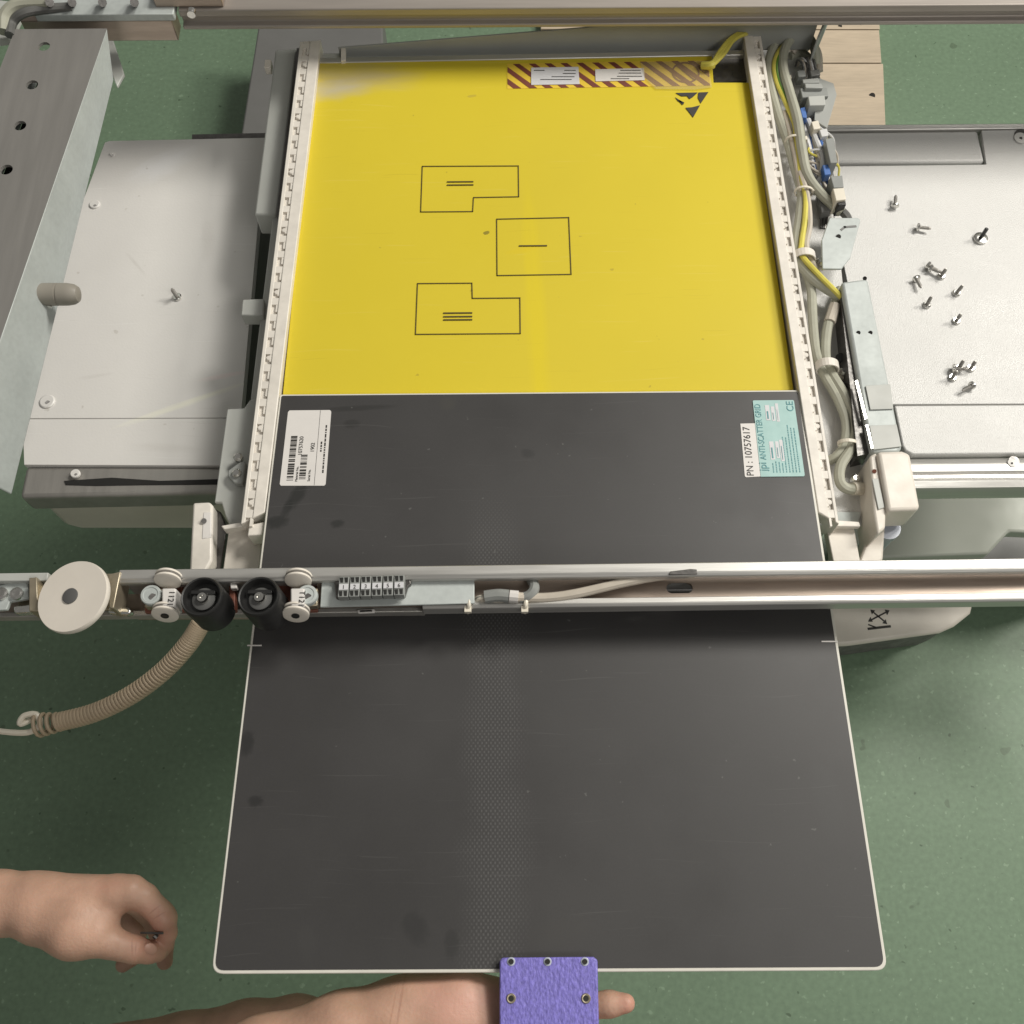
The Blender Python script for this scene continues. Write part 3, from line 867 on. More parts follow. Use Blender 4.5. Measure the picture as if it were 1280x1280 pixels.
def up_plate(pa, pb, ha, hb, name, m, th=.002):
    d = (pb - pa); n_ = Vector((-d.y, d.x, 0)).normalized() * th
    z = Vector((0, 0, 1))
    vs = [pa, pb, pb + z * hb, pa + z * ha]
    vs += [p + n_ for p in vs]
    return MB().add(vs, [(0, 1, 2, 3), (7, 6, 5, 4), (3, 2, 6, 7), (1, 0, 4, 5), (0, 3, 7, 4), (2, 1, 5, 6)]).build(name, m, dt, .0005)


up_plate(b0, b1, .012, .050, 'back_plate', M['grey'])
MB().prism([(426, 60), (432, 58), (432, 75), (426, 76)], ZP + .0, .006).build('back_tab', M['strip'], dt, .0006)
up_plate(P(1008, 95, ZP - .03), P(1036, 28, ZP - .03), .048, .05, 'end_plate', M['grey'])
# right side: cable tray floor, uprights and covers
ct = MB().prism([(948, 60), (1000, 56), (1048, 300), (1085, 655), (1040, 660), (955, 100)], ZP - .032, .004).build('cable_tray', M['textured_white'], dt, .0006)
MB().prism([(1020, 96), (1042, 104), (1046, 118), (1034, 160), (1018, 150)], ZP - .01, .003).build('tray_side', M['grey'], dt, .0005)
MB().prism([(1052, 352), (1084, 348), (1086, 352), (1128, 560), (1122, 566), (1090, 566), (1085, 545)], ZP - .004, .022).build('zinc_channel', M['zinc'], dt, .0025)
MB().prism([(1051, 372), (1055, 372), (1088, 566), (1072, 570)], ZP - .010, .03).build('channel_web', M['gun'], dt)
zc_ = ZP - .0034
for q, m_ in (([(1082, 482), (1113, 480), (1117, 511), (1088, 512)], 'grey_light'), ([(1087, 532), (1121, 530.5), (1127, 558), (1092, 562)], 'grey_light')):
    MB().prism(q, zc_ + .001, .001).build('foil_label', M[m_], dt, .0003)
MB().prism([(1069, 476), (1072, 475), (1084, 523), (1081, 524)], zc_ + .0012, .002).build('bright_edge', M['chrome'], dt)
MB().prism([(1082, 531), (1085, 531), (1092, 560), (1089, 561)], zc_ + .0012, .002).build('bright_edge', M['chrome'], dt)
for u, v in ((1073, 416), (1088, 416), (1081, 348)):
    MB().cyl(P(u, v, ZP - .0045), P(u, v, ZP - .0035), .0019, n=14).build('channel_hole', M['void'], dt)
for u, v in ((1050, 447), (1057, 484)):
    MB().cyl(P(u, v, ZP - .030), P(u, v, ZP - .022), .004, n=12).build('grommet', M['black'], dt)
# pale bracket
bk = MB().prism([(1037, 272), (1073, 272), (1076, 275), (1063, 322), (1052, 336), (1028, 336), (1027, 300)], ZP - .006, .0025).build('angle_bracket', M['zinc'], dt, .0008)
MB().cyl(P(1048, 296, ZP - .0062), P(1048, 296, ZP - .0054), .0024, n=14).build('bracket_hole', M['ink'], bk)
MB().line([(1052, 287), (1056, 284), (1069, 283)], ZP - .006, .0022).build('bracket_slot', M['grey_dark'], bk)
# right front end cover
ec = MB().prism([(1097, 564), (1128, 563), (1138, 567), (1150, 632), (1149, 637), (1110, 639)], ZP + .004, .036).build('end_cover', M['ivory'], dt, .003, 3)
MB().prism([(1087, 570), (1096, 565), (1108, 636), (1107, 660), (1097, 668), (1092, 640)], ZP - .001, .045).build('cover_frame', M['ivory'], dt, .002)
MB().prism([(1090, 598), (1098, 598), (1106, 634), (1098, 637)], ZP + .0004, .001).build('cover_tab', M['grey_light'], ec, .0005)
MB().cyl(P(1093, 589, ZP - .001), P(1093, 589, ZP + .0003), .0018, n=12).build('screw_hole', M['red_brown'], ec)
MB().prism([(1096, 640), (1108, 640), (1104, 700), (1078, 720), (1074, 700)], ZP - .03, .03).build('end_web', M['ivory'], dt, .002)
MB().lathe(P(1130, 634, ZP + .004) + Vector((0, -.001, -.125)), (0, 0, 1), [(.0100, 0), (.0100, .078), (.0110, .079), (.0110, .085)], 24).build('knob', M['cyl_blue'], dt)
MB().prism([(1033, 660), (1068, 660), (1078, 715), (1044, 715)], ZP - .02, .01).build('front_apron', M['ivory'], dt, .001)
MB().prism([(1045, 650), (1074, 652), (1076, 658), (1046, 658)], ZP - .012, .006).build('cross_tab', M['strip'], dt, .0008)
MB().prism([(1046, 640), (1076, 640), (1072, 655), (1046, 654)], ZP - .028, .002).build('tray_end', M['zinc'], dt)

# ================================================================== CABLES
ch = thing('cable_harness', P(1000, 300, ZP - .03), 'bundle of grey and yellow cables tied together beside the right plastic strip', 'cables')


def path(pts, z):
    return [P(a[0], a[1], z + (a[2] if len(a) > 2 else 0)) for a in pts]


zk = ZP - .020
kk = lambda pts, r, m, dz=0, n=10: MB().tube(path(pts, zk + dz), r, n).build('cable', M[m], ch)
kk([(1008, 60, -.01), (1002, 46, .006), (985, 42, .01), (970, 55, .012), (961, 78, .012), (963, 105, .008), (972, 140, .004), (985, 178, 0), (994, 210, 0), (1002, 240, 0), (1000, 270, 0), (996, 300, 0), (998, 325, .002), (1018, 350, .006), (1054, 374, .004)], .0048, 'cable')
kk([(1020, 80, -.012), (1018, 60, 0), (1006, 42, .012), (992, 46, .014), (981, 62, .014), (979, 85, .012), (987, 115, .01), (997, 150, .008), (1003, 190, .006), (1010, 220, .004), (1028, 244, .002), (1052, 266, -.002)], .0048, 'cable', .004)
yg = MB().tube(path([(986, 50, .01), (974, 64, .015), (968, 80, .016), (971, 102, .012), (982, 128, .01), (993, 155, .008), (996, 180, .007), (1000, 215, .006), (1007, 245, .006), (1006, 275, .006), (1002, 305, .007), (1003, 320, .009), (1024, 344, .012), (1052, 372, .008)], zk), .0026, 8).build('cable', M['yellow_wire'], ch)
kk([(989, 50, .01), (977, 64, .015), (971, 80, .016), (974, 102, .012), (985, 128, .010), (996, 155, .008), (999, 180, .006)], .0013, 'green_wire', .0015, 8)
kk([(1000, 215, .006), (1009, 245, .006), (1012, 280, .004), (1008, 310, .004), (1022, 342, .004)], .0030, 'cable_warm', 0, 8)
kk([(980, 140, .002), (990, 175, .002), (996, 205, .002), (1002, 240, 0)], .0028, 'cable_warm', .003, 8)
# loops at the back corner
kk([(1024, 90, -.01), (1022, 66, 0), (1010, 50, .008), (998, 56, .01), (990, 66, .006)], .004, 'cable_warm', -.004)
kk([(1016, 96, -.01), (1014, 78, -.002), (1002, 66, .004), (988, 70, .004)], .0042, 'cable', -.006)
for i in range(9):
    a = random.uniform(-4, 4)
    kk([(994 + i * 3.2, 84 + a, -.002), (997 + i * 2.6, 76 + a, .008), (1004 + i * 1.8, 82 + a, .010), (1004 + i * 2.6, 100, -.004)], .0011, ['cable_dark', 'cable_warm', 'white_wire', 'gun'][i % 4], -.002, 6)
for i in range(8):
    kk([(1013 + i * 2.2, 128, -.006), (1011 + i * 2.2, 140 + (i % 3), .002), (1009 + i * 2.8, 152, -.004), (1010 + i * 3, 168, -.01)], .0011, ['yellow_wire', 'cable_dark', 'white_wire', 'yellow_wire', 'blue_wire'][i % 5], 0, 6)
for i in range(12):
    kk([(1008 + i * 2.4, 142, -.004), (1009 + i * 2.2 + random.uniform(-3, 3), 165, .004), (1013 + i * 1.6, 190, .004), (1020 + i * 1.4 + random.uniform(-3, 3), 214, .002), (1026 + i * 1.6, 238, -.006)], .0014 if i % 4 else .0026, ['white_wire', 'white_wire', 'blue_wire', 'white_wire', 'cable_warm', 'white_wire'][i % 6], -.002, 6)
kk([(1010, 150, .004), (1020, 175, .006), (1028, 198, .006), (1027, 218, .002), (1020, 228, -.004)], .0030, 'white_wire', 0, 8)
kk([(1022, 170, .004), (1030, 192, .006), (1032, 216, .002)], .0026, 'blue_wire', 0, 8)
for i in range(7):
    kk([(1021 + i * 2.5, 240, 0), (1024 + i * 2.4, 254 + (i % 3) * 2, .002), (1027 + i * 1.2, 268, -.004), (1026 + i * .8, 286, -.008)], .0016, ['cable_dark', 'black', 'gun', 'cable_dark'][i % 4], -.004, 6)
kk([(1050, 262, 0), (1058, 270, 0), (1062, 280, -.006)], .004, 'cable_dark', 0, 8)
# lower run
kk([(1006, 336, .002), (1014, 362, 0), (1016, 400, 0), (1020, 440, 0), (1030, 468, 0), (1047, 498, 0), (1058, 528, 0), (1056, 555, 0), (1046, 570, -.002), (1036, 576, -.006)], .0044, 'cable')
kk([(1050, 362, -.004), (1042, 386, 0), (1034, 412, 0), (1032, 446, 0), (1040, 468, 0), (1058, 498, .001), (1069, 530, .001), (1064, 560, .001), (1051, 582, .002), (1050, 602, .002), (1060, 611, 0), (1076, 611, -.004)], .0046, 'cable', .001)
MB().tube(path([(1044, 382, .002), (1040, 394, .002), (1037, 403, .002)], zk), .0054, 10).build('sleeve', M['cable_warm'], ch)
MB().cyl(P(1066, 611, zk), P(1077, 611, zk - .003), .0056, n=14).build('cable_end', M['tie'], ch)


def tie(u, v, du, r, m='tie', w_=.0022, head=True):
    """band round a bundle centred at (u, v); du = half width in photograph pixels"""
    c = P(u, v, zk + .004)
    k = mpp(u, v, zk)
    b = MB()
    n_ = 22
    ring = []
    for i in range(n_ + 1):
        a = 2 * math.pi * i / n_
        ring.append(c + Vector((math.cos(a) * du * k, -math.cos(a) * .001, math.sin(a) * r)))
    for i in range(n_):
        p, q = ring[i], ring[i + 1]
        o = Vector((0, w_ / 2, 0))
        ra, rb = (p - c) * 1.0, (q - c) * 1.0
        pi, qi = c + ra * .88, c + rb * .88
        b.add([p - o, q - o, q + o, p + o, pi - o, qi - o, qi + o, pi + o], [(0, 1, 2, 3), (7, 6, 5, 4), (0, 4, 5, 1), (3, 2, 6, 7)])
    if head:
        b.box(c + Vector((du * k * .95, 0, r * .35)), (.005, .0045, .004))
    return b.build('cable_tie', M[m], ch)


tie(972, 64, 13, .009); tie(972, 101, 13, .010); tie(993, 177, 12, .009); tie(1005, 240, 12, .008)
tie(1022, 192, 12, .006, 'white_wire'); tie(1060, 555, 13, .0075, w_=.003)
for u, v in ((1005, 322), (1034, 459)):
    tie(u, v, 14, .0105, 'strip', .0075, False)
    MB().lathe(P(u + 20, v + 8, zk - .006), (0, 0, 1), [(.0048, 0), (.0048, .004), (.003, .0065)], 14).build('clamp_screw', M['chrome'], ch)
    MB().prism([(u + 12, v + 3), (u + 26, v + 2), (u + 26, v + 14), (u + 13, v + 14)], zk - .004, .003).build('clamp_foot', M['tie'], ch, .0008)
MB().lathe(P(1068, 601, zk - .006), (0, 0, 1), [(.0042, 0), (.0042, .005), (.0026, .0065)], 14).build('clamp_screw', M['chrome'], ch)


# connectors
def conn(quad, z, th, m, name='connector'):
    return MB().prism(quad, z, th).build(name, M[m], ch, .0008)


conn([(1000, 110), (1034, 109), (1036, 120), (1003, 122)], ZP - .006, .018, 'dub')
conn([(1006, 104), (1027, 104), (1029, 110), (1007, 110)], ZP - .002, .014, 'grey')
conn([(1010, 120), (1031, 119), (1032, 131), (1012, 132)], ZP - .002, .016, 'grey_light')
conn([(1003, 99), (1023, 97), (1025, 103), (1004, 104)], ZP - .006, .012, 'grey')
conn([(1000, 135), (1007, 133), (1009, 147), (1003, 147)], ZP - .008, .01, 'blue_wire')
conn([(1031, 173), (1042, 172), (1047, 203), (1038, 204)], ZP - .002, .03, 'dub')
conn([(1038, 220), (1053, 219), (1055, 234), (1042, 235)], ZP - .002, .022, 'dub')
conn([(1041, 235), (1055, 234), (1058, 249), (1045, 251)], ZP - .003, .02, 'tie')
conn([(1046, 251), (1057, 250), (1058, 256), (1048, 257)], ZP - .006, .016, 'black')
for q_, z_, t_, m_ in (([(996, 88), (1006, 87), (1008, 95), (998, 96)], ZP - .008, .012, 'dub'), ([(1012, 88), (1024, 86), (1026, 93), (1014, 95)], ZP - .004, .012, 'cable_dark'),
                       ([(1014, 152), (1023, 150), (1026, 160), (1017, 162)], ZP - .006, .012, 'tie'), ([(1024, 162), (1034, 160), (1036, 169), (1027, 171)], ZP - .008, .012, 'white_wire'),
                       ([(1010, 208), (1018, 206), (1021, 222), (1013, 224)], ZP - .016, .01, 'black'), ([(1028, 206), (1036, 205), (1039, 217), (1031, 219)], ZP - .008, .01, 'blue_wire'),
                       ([(1022, 240), (1038, 238), (1041, 262), (1027, 266)], ZP - .018, .01, 'cable_dark')):
    conn(q_, z_, t_, m_)
for i in range(14):
    a, b = random.uniform(1006, 1030), random.uniform(1012, 1046)
    v0 = random.uniform(140, 200)
    kk([(a, v0, -.006), (a + random.uniform(-6, 8), v0 + 14, random.uniform(0, .008)), (b, v0 + 28, random.uniform(-.004, .006)), (b + 3, v0 + 44, -.010)], .0011, random.choice(['white_wire', 'cable_warm', 'cable_dark', 'dub', 'white_wire', 'yellow_wire']), 0, 6)
# yellow leads at the back corner of the plate
yw = thing('yellow_leads', P(905, 70, ZP - .01), 'short twist of yellow leads at the back corner of the yellow plate', 'wires')
for i in range(3):
    o = i * 3.2 - 3
    MB().tube([P(880, 83 + o * .4, zy + .004), P(890, 80 + o * .6, zy + .008), P(902 + o, 66 + o * .3, zy + .012), P(914 + o, 50, zy + .016), P(930 + o, 41 + o * .3, zy + .012), P(944, 40 + o, zy - .004)], .0021, 8).build('lead', M['yellow_wire'], yw)
MB().tube([P(878, 82, zy + .004), P(887, 82, zy + .007), P(892, 80, zy + .008)], .0042, 10).build('heat_sleeve', M['yellow_wire'], yw)

# ================================================================== GRID PANEL
zf, zn = ZP + .003, ZP + .020
gp = thing('grid_panel', P(680, 850, ZP), 'dark grey anti-scatter grid panel with white rim, pulled forward over the yellow plate', 'grid panel')
FL, FR, NR, NL = P(349.5, 493, zf), P(999, 487.5, zf), P(1110, 1213, zn), P(264, 1217.5, zn)


def rounded(cs, rads, n=6):
    out = []
    m_ = len(cs)
    for i in range(m_):
        p, a, b = cs[i], cs[i - 1], cs[(i + 1) % m_]
        r = rads[i]
        d0, d1 = (a - p).normalized() * r, (b - p).normalized() * r
        for k in range(n + 1):
            t = k / n
            out.append((p + d0) * (1 - t) ** 2 + p * 2 * t * (1 - t) + (p + d1) * t * t)
    return out


outl = rounded([FL, FR, NR, NL], [.002, .002, .008, .008])
nrm = (FR - FL).cross(NL - FL).normalized()
if nrm.z < 0:
    nrm = -nrm
MB().poly(outl, [p - nrm * .0045 for p in outl]).build('rim', M['rim'], gp, .0006)
cen = (FL + FR + NR + NL) / 4


def inset(p, q, d):
    return p


ins = .0028
xd, yd = (FR - FL).normalized(), (FL - NL).normalized()
ycor = [FL + xd * ins * .7 - yd * ins * .6, FR - xd * ins * .7 - yd * ins * .6, NR - xd * ins * .75 + yd * ins * .8, NL + xd * ins * .75 + yd * ins * .8]
face = rounded([p + nrm * .0004 for p in ycor], [.0015, .0015, .0065, .0065])
gf = MB().poly(face, [p - nrm * .001 for p in face]).build('grid_face', M['grid'], gp)


def G(u, v, lift=.0006):
    """point on the tilted panel face shown at (u, v)"""
    o = Vector((0, 0, CAM_Z))
    d = CM @ Vector((u - 640.0, 640.0 - v, -FPX))
    t = (FL + nrm * (lift + .0004) - o).dot(nrm) / d.dot(nrm)
    return o + d * t


def gpoly(px, lift, th, mb=None):
    top = [G(a, b, lift) for a, b in px]
    return (mb or MB()).poly(top, [p - nrm * th for p in top])


# centre marks on the long edges
gpoly([(309, 806), (327, 806), (327, 807.6), (309, 807.6)], .0003, .0003).build('edge_mark', M['paper'], gp)
gpoly([(1027, 801), (1047, 801), (1047, 802.6), (1027, 802.6)], .0003, .0003).build('edge_mark', M['paper'], gp)
# white barcode label
wl = [(361, 514), (412.5, 512.5), (405.5, 606), (350.5, 607)]
lo = gpoly([(362, 513), (412.5, 512.5), (414, 514.5), (407, 605), (405, 607), (351, 607), (349.7, 605), (360, 515)], .0004, .0004).build('white_label', M['paper'], gp)


def LQ(quad, a, b):
    """bilinear position on a label: a across 0..1, b down 0..1"""
    (x0, y0), (x1, y1), (x2, y2), (x3, y3) = quad
    return ((x0 * (1 - a) + x1 * a) * (1 - b) + (x3 * (1 - a) + x2 * a) * b, (y0 * (1 - a) + y1 * a) * (1 - b) + (y3 * (1 - a) + y2 * a) * b)


def lrect(quad, a0, a1, b0_, b1_, mb, lift=.0006):
    gpoly([LQ(quad, a0, b0_), LQ(quad, a1, b0_), LQ(quad, a1, b1_), LQ(quad, a0, b1_)], lift, .0002, mb)


for (a0, a1, b0_, b1_) in ((.125, .275, .335, .94), (.405, .555, .59, .94)):
    bc = MB()
    y = b0_
    while y < b1_ - .01:
        h = random.choice((.008, .008, .016, .026))
        lrect(wl, a0, a1, y, min(b1_, y + h), bc)
        y += h + random.choice((.007, .007, .013, .02))
    bc.build('barcode', M['ink'], lo)
vdir = (G(*LQ(wl, .3, .1)) - G(*LQ(wl, .3, .9))).normalized()
for s_, a, b, sz in (('10757620', .42, .60, .0046), ('1902', .70, .56, .0046), ('Material No.', .375, .95, .0028), ('Serial No.', .66, .95, .0028)):
    text('label_print', s_, G(*LQ(wl, a, b), .0006), vdir, sz, M['ink'], lo, h=.0001)
for a_, b_lo, b_hi in ((.84, .42, .56), (.925, .20, .84)):      # rows too fine to read in the photograph
    sp2 = MB(); b_ = b_lo
    while b_ < b_hi:
        l_ = random.uniform(.012, .05)
        lrect(wl, a_, a_ + .035, b_, min(b_hi, b_ + l_), sp2)
        b_ += l_ + .012
    sp2.build('small_print', M['gun'], lo)
dv = MB(); lrect(wl, .765, .772, .0, 1, dv); dv.build('divider_line', M['gun'], lo)
# white part-number label
pn = [(925, 530), (945, 529), (951, 595.5), (931.5, 596.5)]
pl_ = gpoly([(925.5, 529.5), (946, 529), (951, 595.5), (932.5, 596.5), (931, 595)], .0004, .0004).build('number_label', M['paper'], gp)
vd = (G(*LQ(pn, .5, .1)) - G(*LQ(pn, .5, .9))).normalized()
text('part_number', 'PN : 10757617', G(942.5, 595, .0006), vd, .0083, M['ink'], pl_, h=.0001, sx=.93)
# teal maker's label
tq = [(941, 501), (992, 500), (1005.5, 595), (951, 595.5)]
tl = gpoly([(941, 501.5), (942, 500.5), (991, 500), (992.5, 501), (1006, 594), (1004.5, 595.3), (951, 595.8)], .0007, .0006).build('teal_label', M['teal'], gp)
vt = (G(*LQ(tq, .2, .1)) - G(*LQ(tq, .2, .9))).normalized()
text('label_print', 'jpi', G(*LQ(tq, .16, .93), .0009), vt, .009, M['ink_teal'], tl, h=.0001)
text('label_print', 'ANTI-SCATTER GRID', G(*LQ(tq, .17, .78), .0009), vt, .0072, M['ink_teal'], tl, h=.0001, sx=.80)
text('label_print', 'CE', G(*LQ(tq, .97, .15), .0009), vt, .0085, M['ink_teal'], tl, h=.0001)
for a0, a1, b0_, b1_ in ((.28, .38, .06, .26), (.42, .50, .08, .27), (.53, .60, .04, .28), (.28, .38, .54, .78), (.42, .50, .54, .76), (.52, .60, .52, .80)):
    mbx = MB(); lrect(tq, a0, a1, b0_, b1_, mbx, .0009); fo = mbx.build('white_field', M['paper_blue'], tl)
    mbx = MB(); lrect(tq, a0 + .03, a1 - .035, b0_ + .08, b1_ - .02, mbx, .0011); mbx.build('field_print', M['ink_teal'], fo)
for i in range(9):
    a = .30 + i * .075
    mbx = MB()
    b = .95
    while b > (.82 if i < 4 else .36 if i > 5 else .5):
        l_ = random.uniform(.012, .04)
        lrect(tq, a, a + .022, b - l_, b, mbx, .0009)
        b -= l_ + .008
    mbx.build('small_print', M['ink_teal'], tl)

# ================================================================== PURPLE PLATE
pp = thing('purple_plate', G(686, 1216, 0), 'small purple leather-textured plate with five eyelets on the near edge of the dark panel', 'plate')
zpl = zn + .007
MB().prism([(624.5, 1201), (628, 1197), (742, 1196), (747, 1200), (750, 1340), (624, 1340)], zpl, .004).build('plate', M['purple'], pp, .0012, 3)
for u, v, kind in ((639, 1202, 0), (684.5, 1202, 0), (731, 1202, 0), (639, 1248, 1), (732.5, 1248, 1)):
    c = P(u, v, zpl)
    if kind:
        q = MB().lathe(c - Vector((0, 0, .0005)), (0, 0, 1), [(.0031, 0), (.0031, .0011), (.0026, .0015), (.0017, .0013), (.0016, .0008)], 20).build('eyelet', M['brass'], pp)
    else:
        q = MB().lathe(c - Vector((0, 0, .0005)), (0, 0, 1), [(.0027, 0), (.0027, .0008), (.0022, .0010)], 18).build('eyelet', M['cyl_blue'], pp)
    MB().cyl(c, c + Vector((0, 0, .0013)), .0017, n=14).build('eyelet_hole', M['void'], q)

# ================================================================== FRONT RAIL
fr = thing('front_rail', P(700, 730, zr - .06), 'bright aluminium channel rail with rollers crossing above the dark panel', 'rail')
R0, R1 = P(150, 712, zr), P(1290, 697.5, zr)
yr = lambda x: R0.y + (R1.y - R0.y) * (x - R0.x) / (R1.x - R0.x)
pxm = lambda v0, v1: (P(700, v0, zr) - P(700, v1, zr)).length
w1 = pxm(704, 721)
xe = P(2300, 690, zr).x
x0 = P(-60, 712, zr).x
xd0, xd1 = P(58, 712, zr).x, P(149, 712, zr).x
bar([(0, 0), (-w1 * .75, .0012), (-w1, -.001), (-w1, -.006), (-w1 + .004, -.008), (-w1 + .004, -.042), (0, -.042)], xd1, xe, 'back_flange', M['alu'], fr, yr, zr, bev=.0008)
bar([(0, -.004), (-w1 * .6, -.004), (-w1 * .6, -.040), (0, -.040)], x0, xd0, 'back_flange', M['grey_light'], fr, yr, zr, bev=.0008)
wf = yr(P(700, 753, zr - .011).x) - P(700, 753, zr - .011).y
# floor of the channel, in pieces around the slot
xs0, xs1 = P(833, 735, zr - .017).x, P(866, 735, zr - .017).x
zfl = -.017
fy0, fy1 = -w1 + .004, -wf
sy0 = P(850, 728.5, zr - .017).y - yr(P(850, 728.5, zr - .017).x)
sy1 = P(850, 741.5, zr - .017).y - yr(P(850, 741.5, zr - .017).x)
xcp = P(396, 740, zr - .017).x
bar([(fy0, -.036), (fy1, -.036), (fy1, -.038), (fy0, -.038)], x0, xcp, 'channel_floor', M['steel'], fr, yr, zr)
for (a, b, c, d) in ((xcp, xs0, fy0, fy1), (xs1, xe, fy0, fy1), (xs0, xs1, fy0, sy0), (xs0, xs1, sy1, fy1)):
    bar([(c, zfl), (d, zfl), (d, zfl - .001), (c, zfl - .001)], a, b, 'channel_floor', M['steel'], fr, yr, zr)
# rounded ends of the slot
for xx, sg in ((xs0, 1), (xs1, -1)):
    rr_ = (sy0 - sy1) / 2
    cy_ = yr(xx) + (sy0 + sy1) / 2
    for top in (1, -1):
        pts = [Vector((xx, cy_ + top * rr_, zr + zfl))]
        for i in range(9):
            a = math.pi / 2 * i / 8
            pts.append(Vector((xx + sg * rr_ * (1 - math.cos(a)) , cy_ + top * rr_ * math.sin(a), zr + zfl)) if True else None)
        pts = pts[:1] + pts[1:][::-1]
        MB().poly(pts, [p - Vector((0, 0, .003)) for p in pts]).build('slot_corner', M['steel'], fr)
# front flange: thin bright lip and its outer face
xf0 = P(528, 755, zr - .01).x
zl_ = -.010
bar([(-wf + .003, zl_), (-wf - .002, zl_ + .001), (-wf - .004, zl_ - .001), (-wf - .004, zl_ - .013), (-wf + .003, zl_ - .016)], xf0, xe, 'front_lip', M['alu'], fr, yr, zr, bev=.0007)
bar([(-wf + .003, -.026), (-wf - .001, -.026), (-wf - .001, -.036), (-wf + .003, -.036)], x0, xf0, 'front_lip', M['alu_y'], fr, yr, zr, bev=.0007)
MB().prism([(863, 711), (871, 711.5), (872, 717.5), (836, 718.5), (838, 714)], zr + .0016, .0016).build('flange_notch', M['gun'], fr, .0004)
# cover plate with terminal strip
zcv = zr - .006
cv = MB().prism([(402, 727), (593, 724), (593, 754), (525, 756), (400, 759)], zcv, .002).build('cover_plate', M['zinc'], fr, .0006)
MB().line([(516, 724.6), (592, 722.4)], zcv + .0006, .0010).build('copper_strip', M['copper'], fr)
lpl = MB().prism([(446, 761.5), (468, 760.5), (469, 765.5), (447, 766.5)], zr - .024, .003).build('rail_tag', M['paper'], fr, .001)
tbk = MB().prism([(417, 719), (512, 715.5), (514, 730), (510, 733), (506, 746), (420, 748)], zcv + .004, .006).build('terminal_strip', M['gun'], fr, .0008)
tq2 = [(423.5, 721), (506, 718.5), (505.5, 743.5), (421.5, 746.5)]
for i in range(6):
    a0, a1 = i / 6 + .006, (i + 1) / 6 - .006
    blk = MB().prism([LQ(tq2, a0, 0), LQ(tq2, a1, 0), LQ(tq2, a1, 1), LQ(tq2, a0, 1)], zcv + .013, .0085).build('terminal', M['dub'], tbk, .0004)
    for b in (.16, .82):
        for a in (.24, .70):
            aa = a0 + (a1 - a0) * a
            MB().prism([LQ(tq2, aa - .026, b - .12), LQ(tq2, aa + .026, b - .12), LQ(tq2, aa + .026, b + .12), LQ(tq2, aa - .010, b + .12)], zcv + .0134, .0004).build('wire_port', M['void'], blk)
    mk_ = MB().prism([LQ(tq2, a0 + .01, .36), LQ(tq2, a1 - .01, .36), LQ(tq2, a1 - .01, .64), LQ(tq2, a0 + .01, .64)], zcv + .0137, .0007).build('marker', M['paper_blue'], blk)
    u, v = LQ(tq2, a0 + .055, .60)
    text('number', str(i + 1), P(u, v, zcv + .0139), (1, .01, 0), .0042, M['ink'], blk, h=.0001)
MB().line([(451, 764.2), (464, 763.6)], zr - .0239, .0012).build('rail_print', M['gun'], lpl)
# cable lying in the channel
zcab = zr - .0135
MB().tube([P(598, 750, zcab), P(612, 747, zcab + .004), P(640, 746, zcab + .006), P(680, 747, zcab + .004), P(720, 742, zcab + .004), P(780, 728, zcab + .006), P(830, 719, zcab + .006), P(868, 717, zcab + .010)], .0036, 10).build('channel_cable', M['cable_warm'], fr)
MB().tube([P(606, 746, zcab + .006), P(622, 744, zcab + .007), P(636, 745, zcab + .007)], .0048, 10).build('crimp_sleeve', M['dub'], fr)
MB().tube([P(637, 745, zcab + .007), P(648, 746, zcab + .007)], .0046, 10, sub=1).build('crimp_sleeve', M['paper'], fr)
MB().tube([P(650, 748, zcab + .004), P(662, 744, zcab + .006), P(668, 734, zcab + .006), P(662, 720, zcab)], .004, 10).build('channel_cable', M['dub'], fr)
for i, c in enumerate(('tie', 'dub', 'tie')):
    MB().tube([P(594, 752 - i * 2, zcab + .002), P(600, 748 - i, zcab + .006), P(608, 746 + i * .5, zcab + .006)], .0013, 6).build('wire', M[c], fr)
for u in (586, 657):
    t_ = MB()
    zt_ = zr - .009
    t_.tube([P(u + 1, 744, zt_ - .012), P(u + 1, 748, zt_), P(u, 757, zt_ + .001), P(u - 1, 762, zt_ - .006), P(u - 1, 765, zt_ - .014)], .0017, 8)
    t_.box(P(u - 1, 762, zt_ - .002), (.005, .0045, .004))
    t_.build('cable_tie', M['tie'], fr)
# big white disc on a brass yoke
zd = zr + .012
bk2 = MB()
bk2.prism([(22, 722), (152, 716), (156, 727), (150, 762), (22, 764)], zr - .020, .003)
bk2.prism([(36, 722), (46, 721), (48, 764), (36, 764)], zr + .002, .022)
bk2.prism([(134, 718), (151, 714), (142, 760), (136, 760)], zr + .002, .022)
bk2.build('yoke', M['brass'], fr, .0008)
MB().prism([(-20, 735), (34, 724), (36, 748), (12, 752), (8, 762), (-20, 764)], zr - .010, .004).build('yoke_plate', M['zinc'], fr, .0008)
for u, v in ((3, 743), (22, 743)):
    MB().lathe(P(u, v, zr - .010), (0, 0, 1), [(.0048, 0), (.0048, .0025), (.003, .0032), (.0012, .0026)], 16).build('bolt', M['chrome'], fr)
MB().prism([(16, 757), (46, 754), (46, 764), (16, 766)], zr - .006, .010).build('yoke_pin', M['chrome'], fr, .002)
MB().prism([(134, 758), (160, 758), (166, 764), (160, 768), (134, 766)], zr - .012, .008).build('yoke_pin', M['chrome'], fr, .002)
dc = P(90, 745, zd)
kd = mpp(90, 745, zd)
tilt = Vector((-.20, .02, 1)).normalized()
ds = MB().lathe(dc - tilt * .006, tilt, [(.026, 0), (46.5 * kd, .0005), (47.5 * kd, .002), (47.5 * kd, .0045), (46.5 * kd, .006), (10 * kd, .006), (0, .006)], 56).build('pulley_disc', M['ivory'], fr)
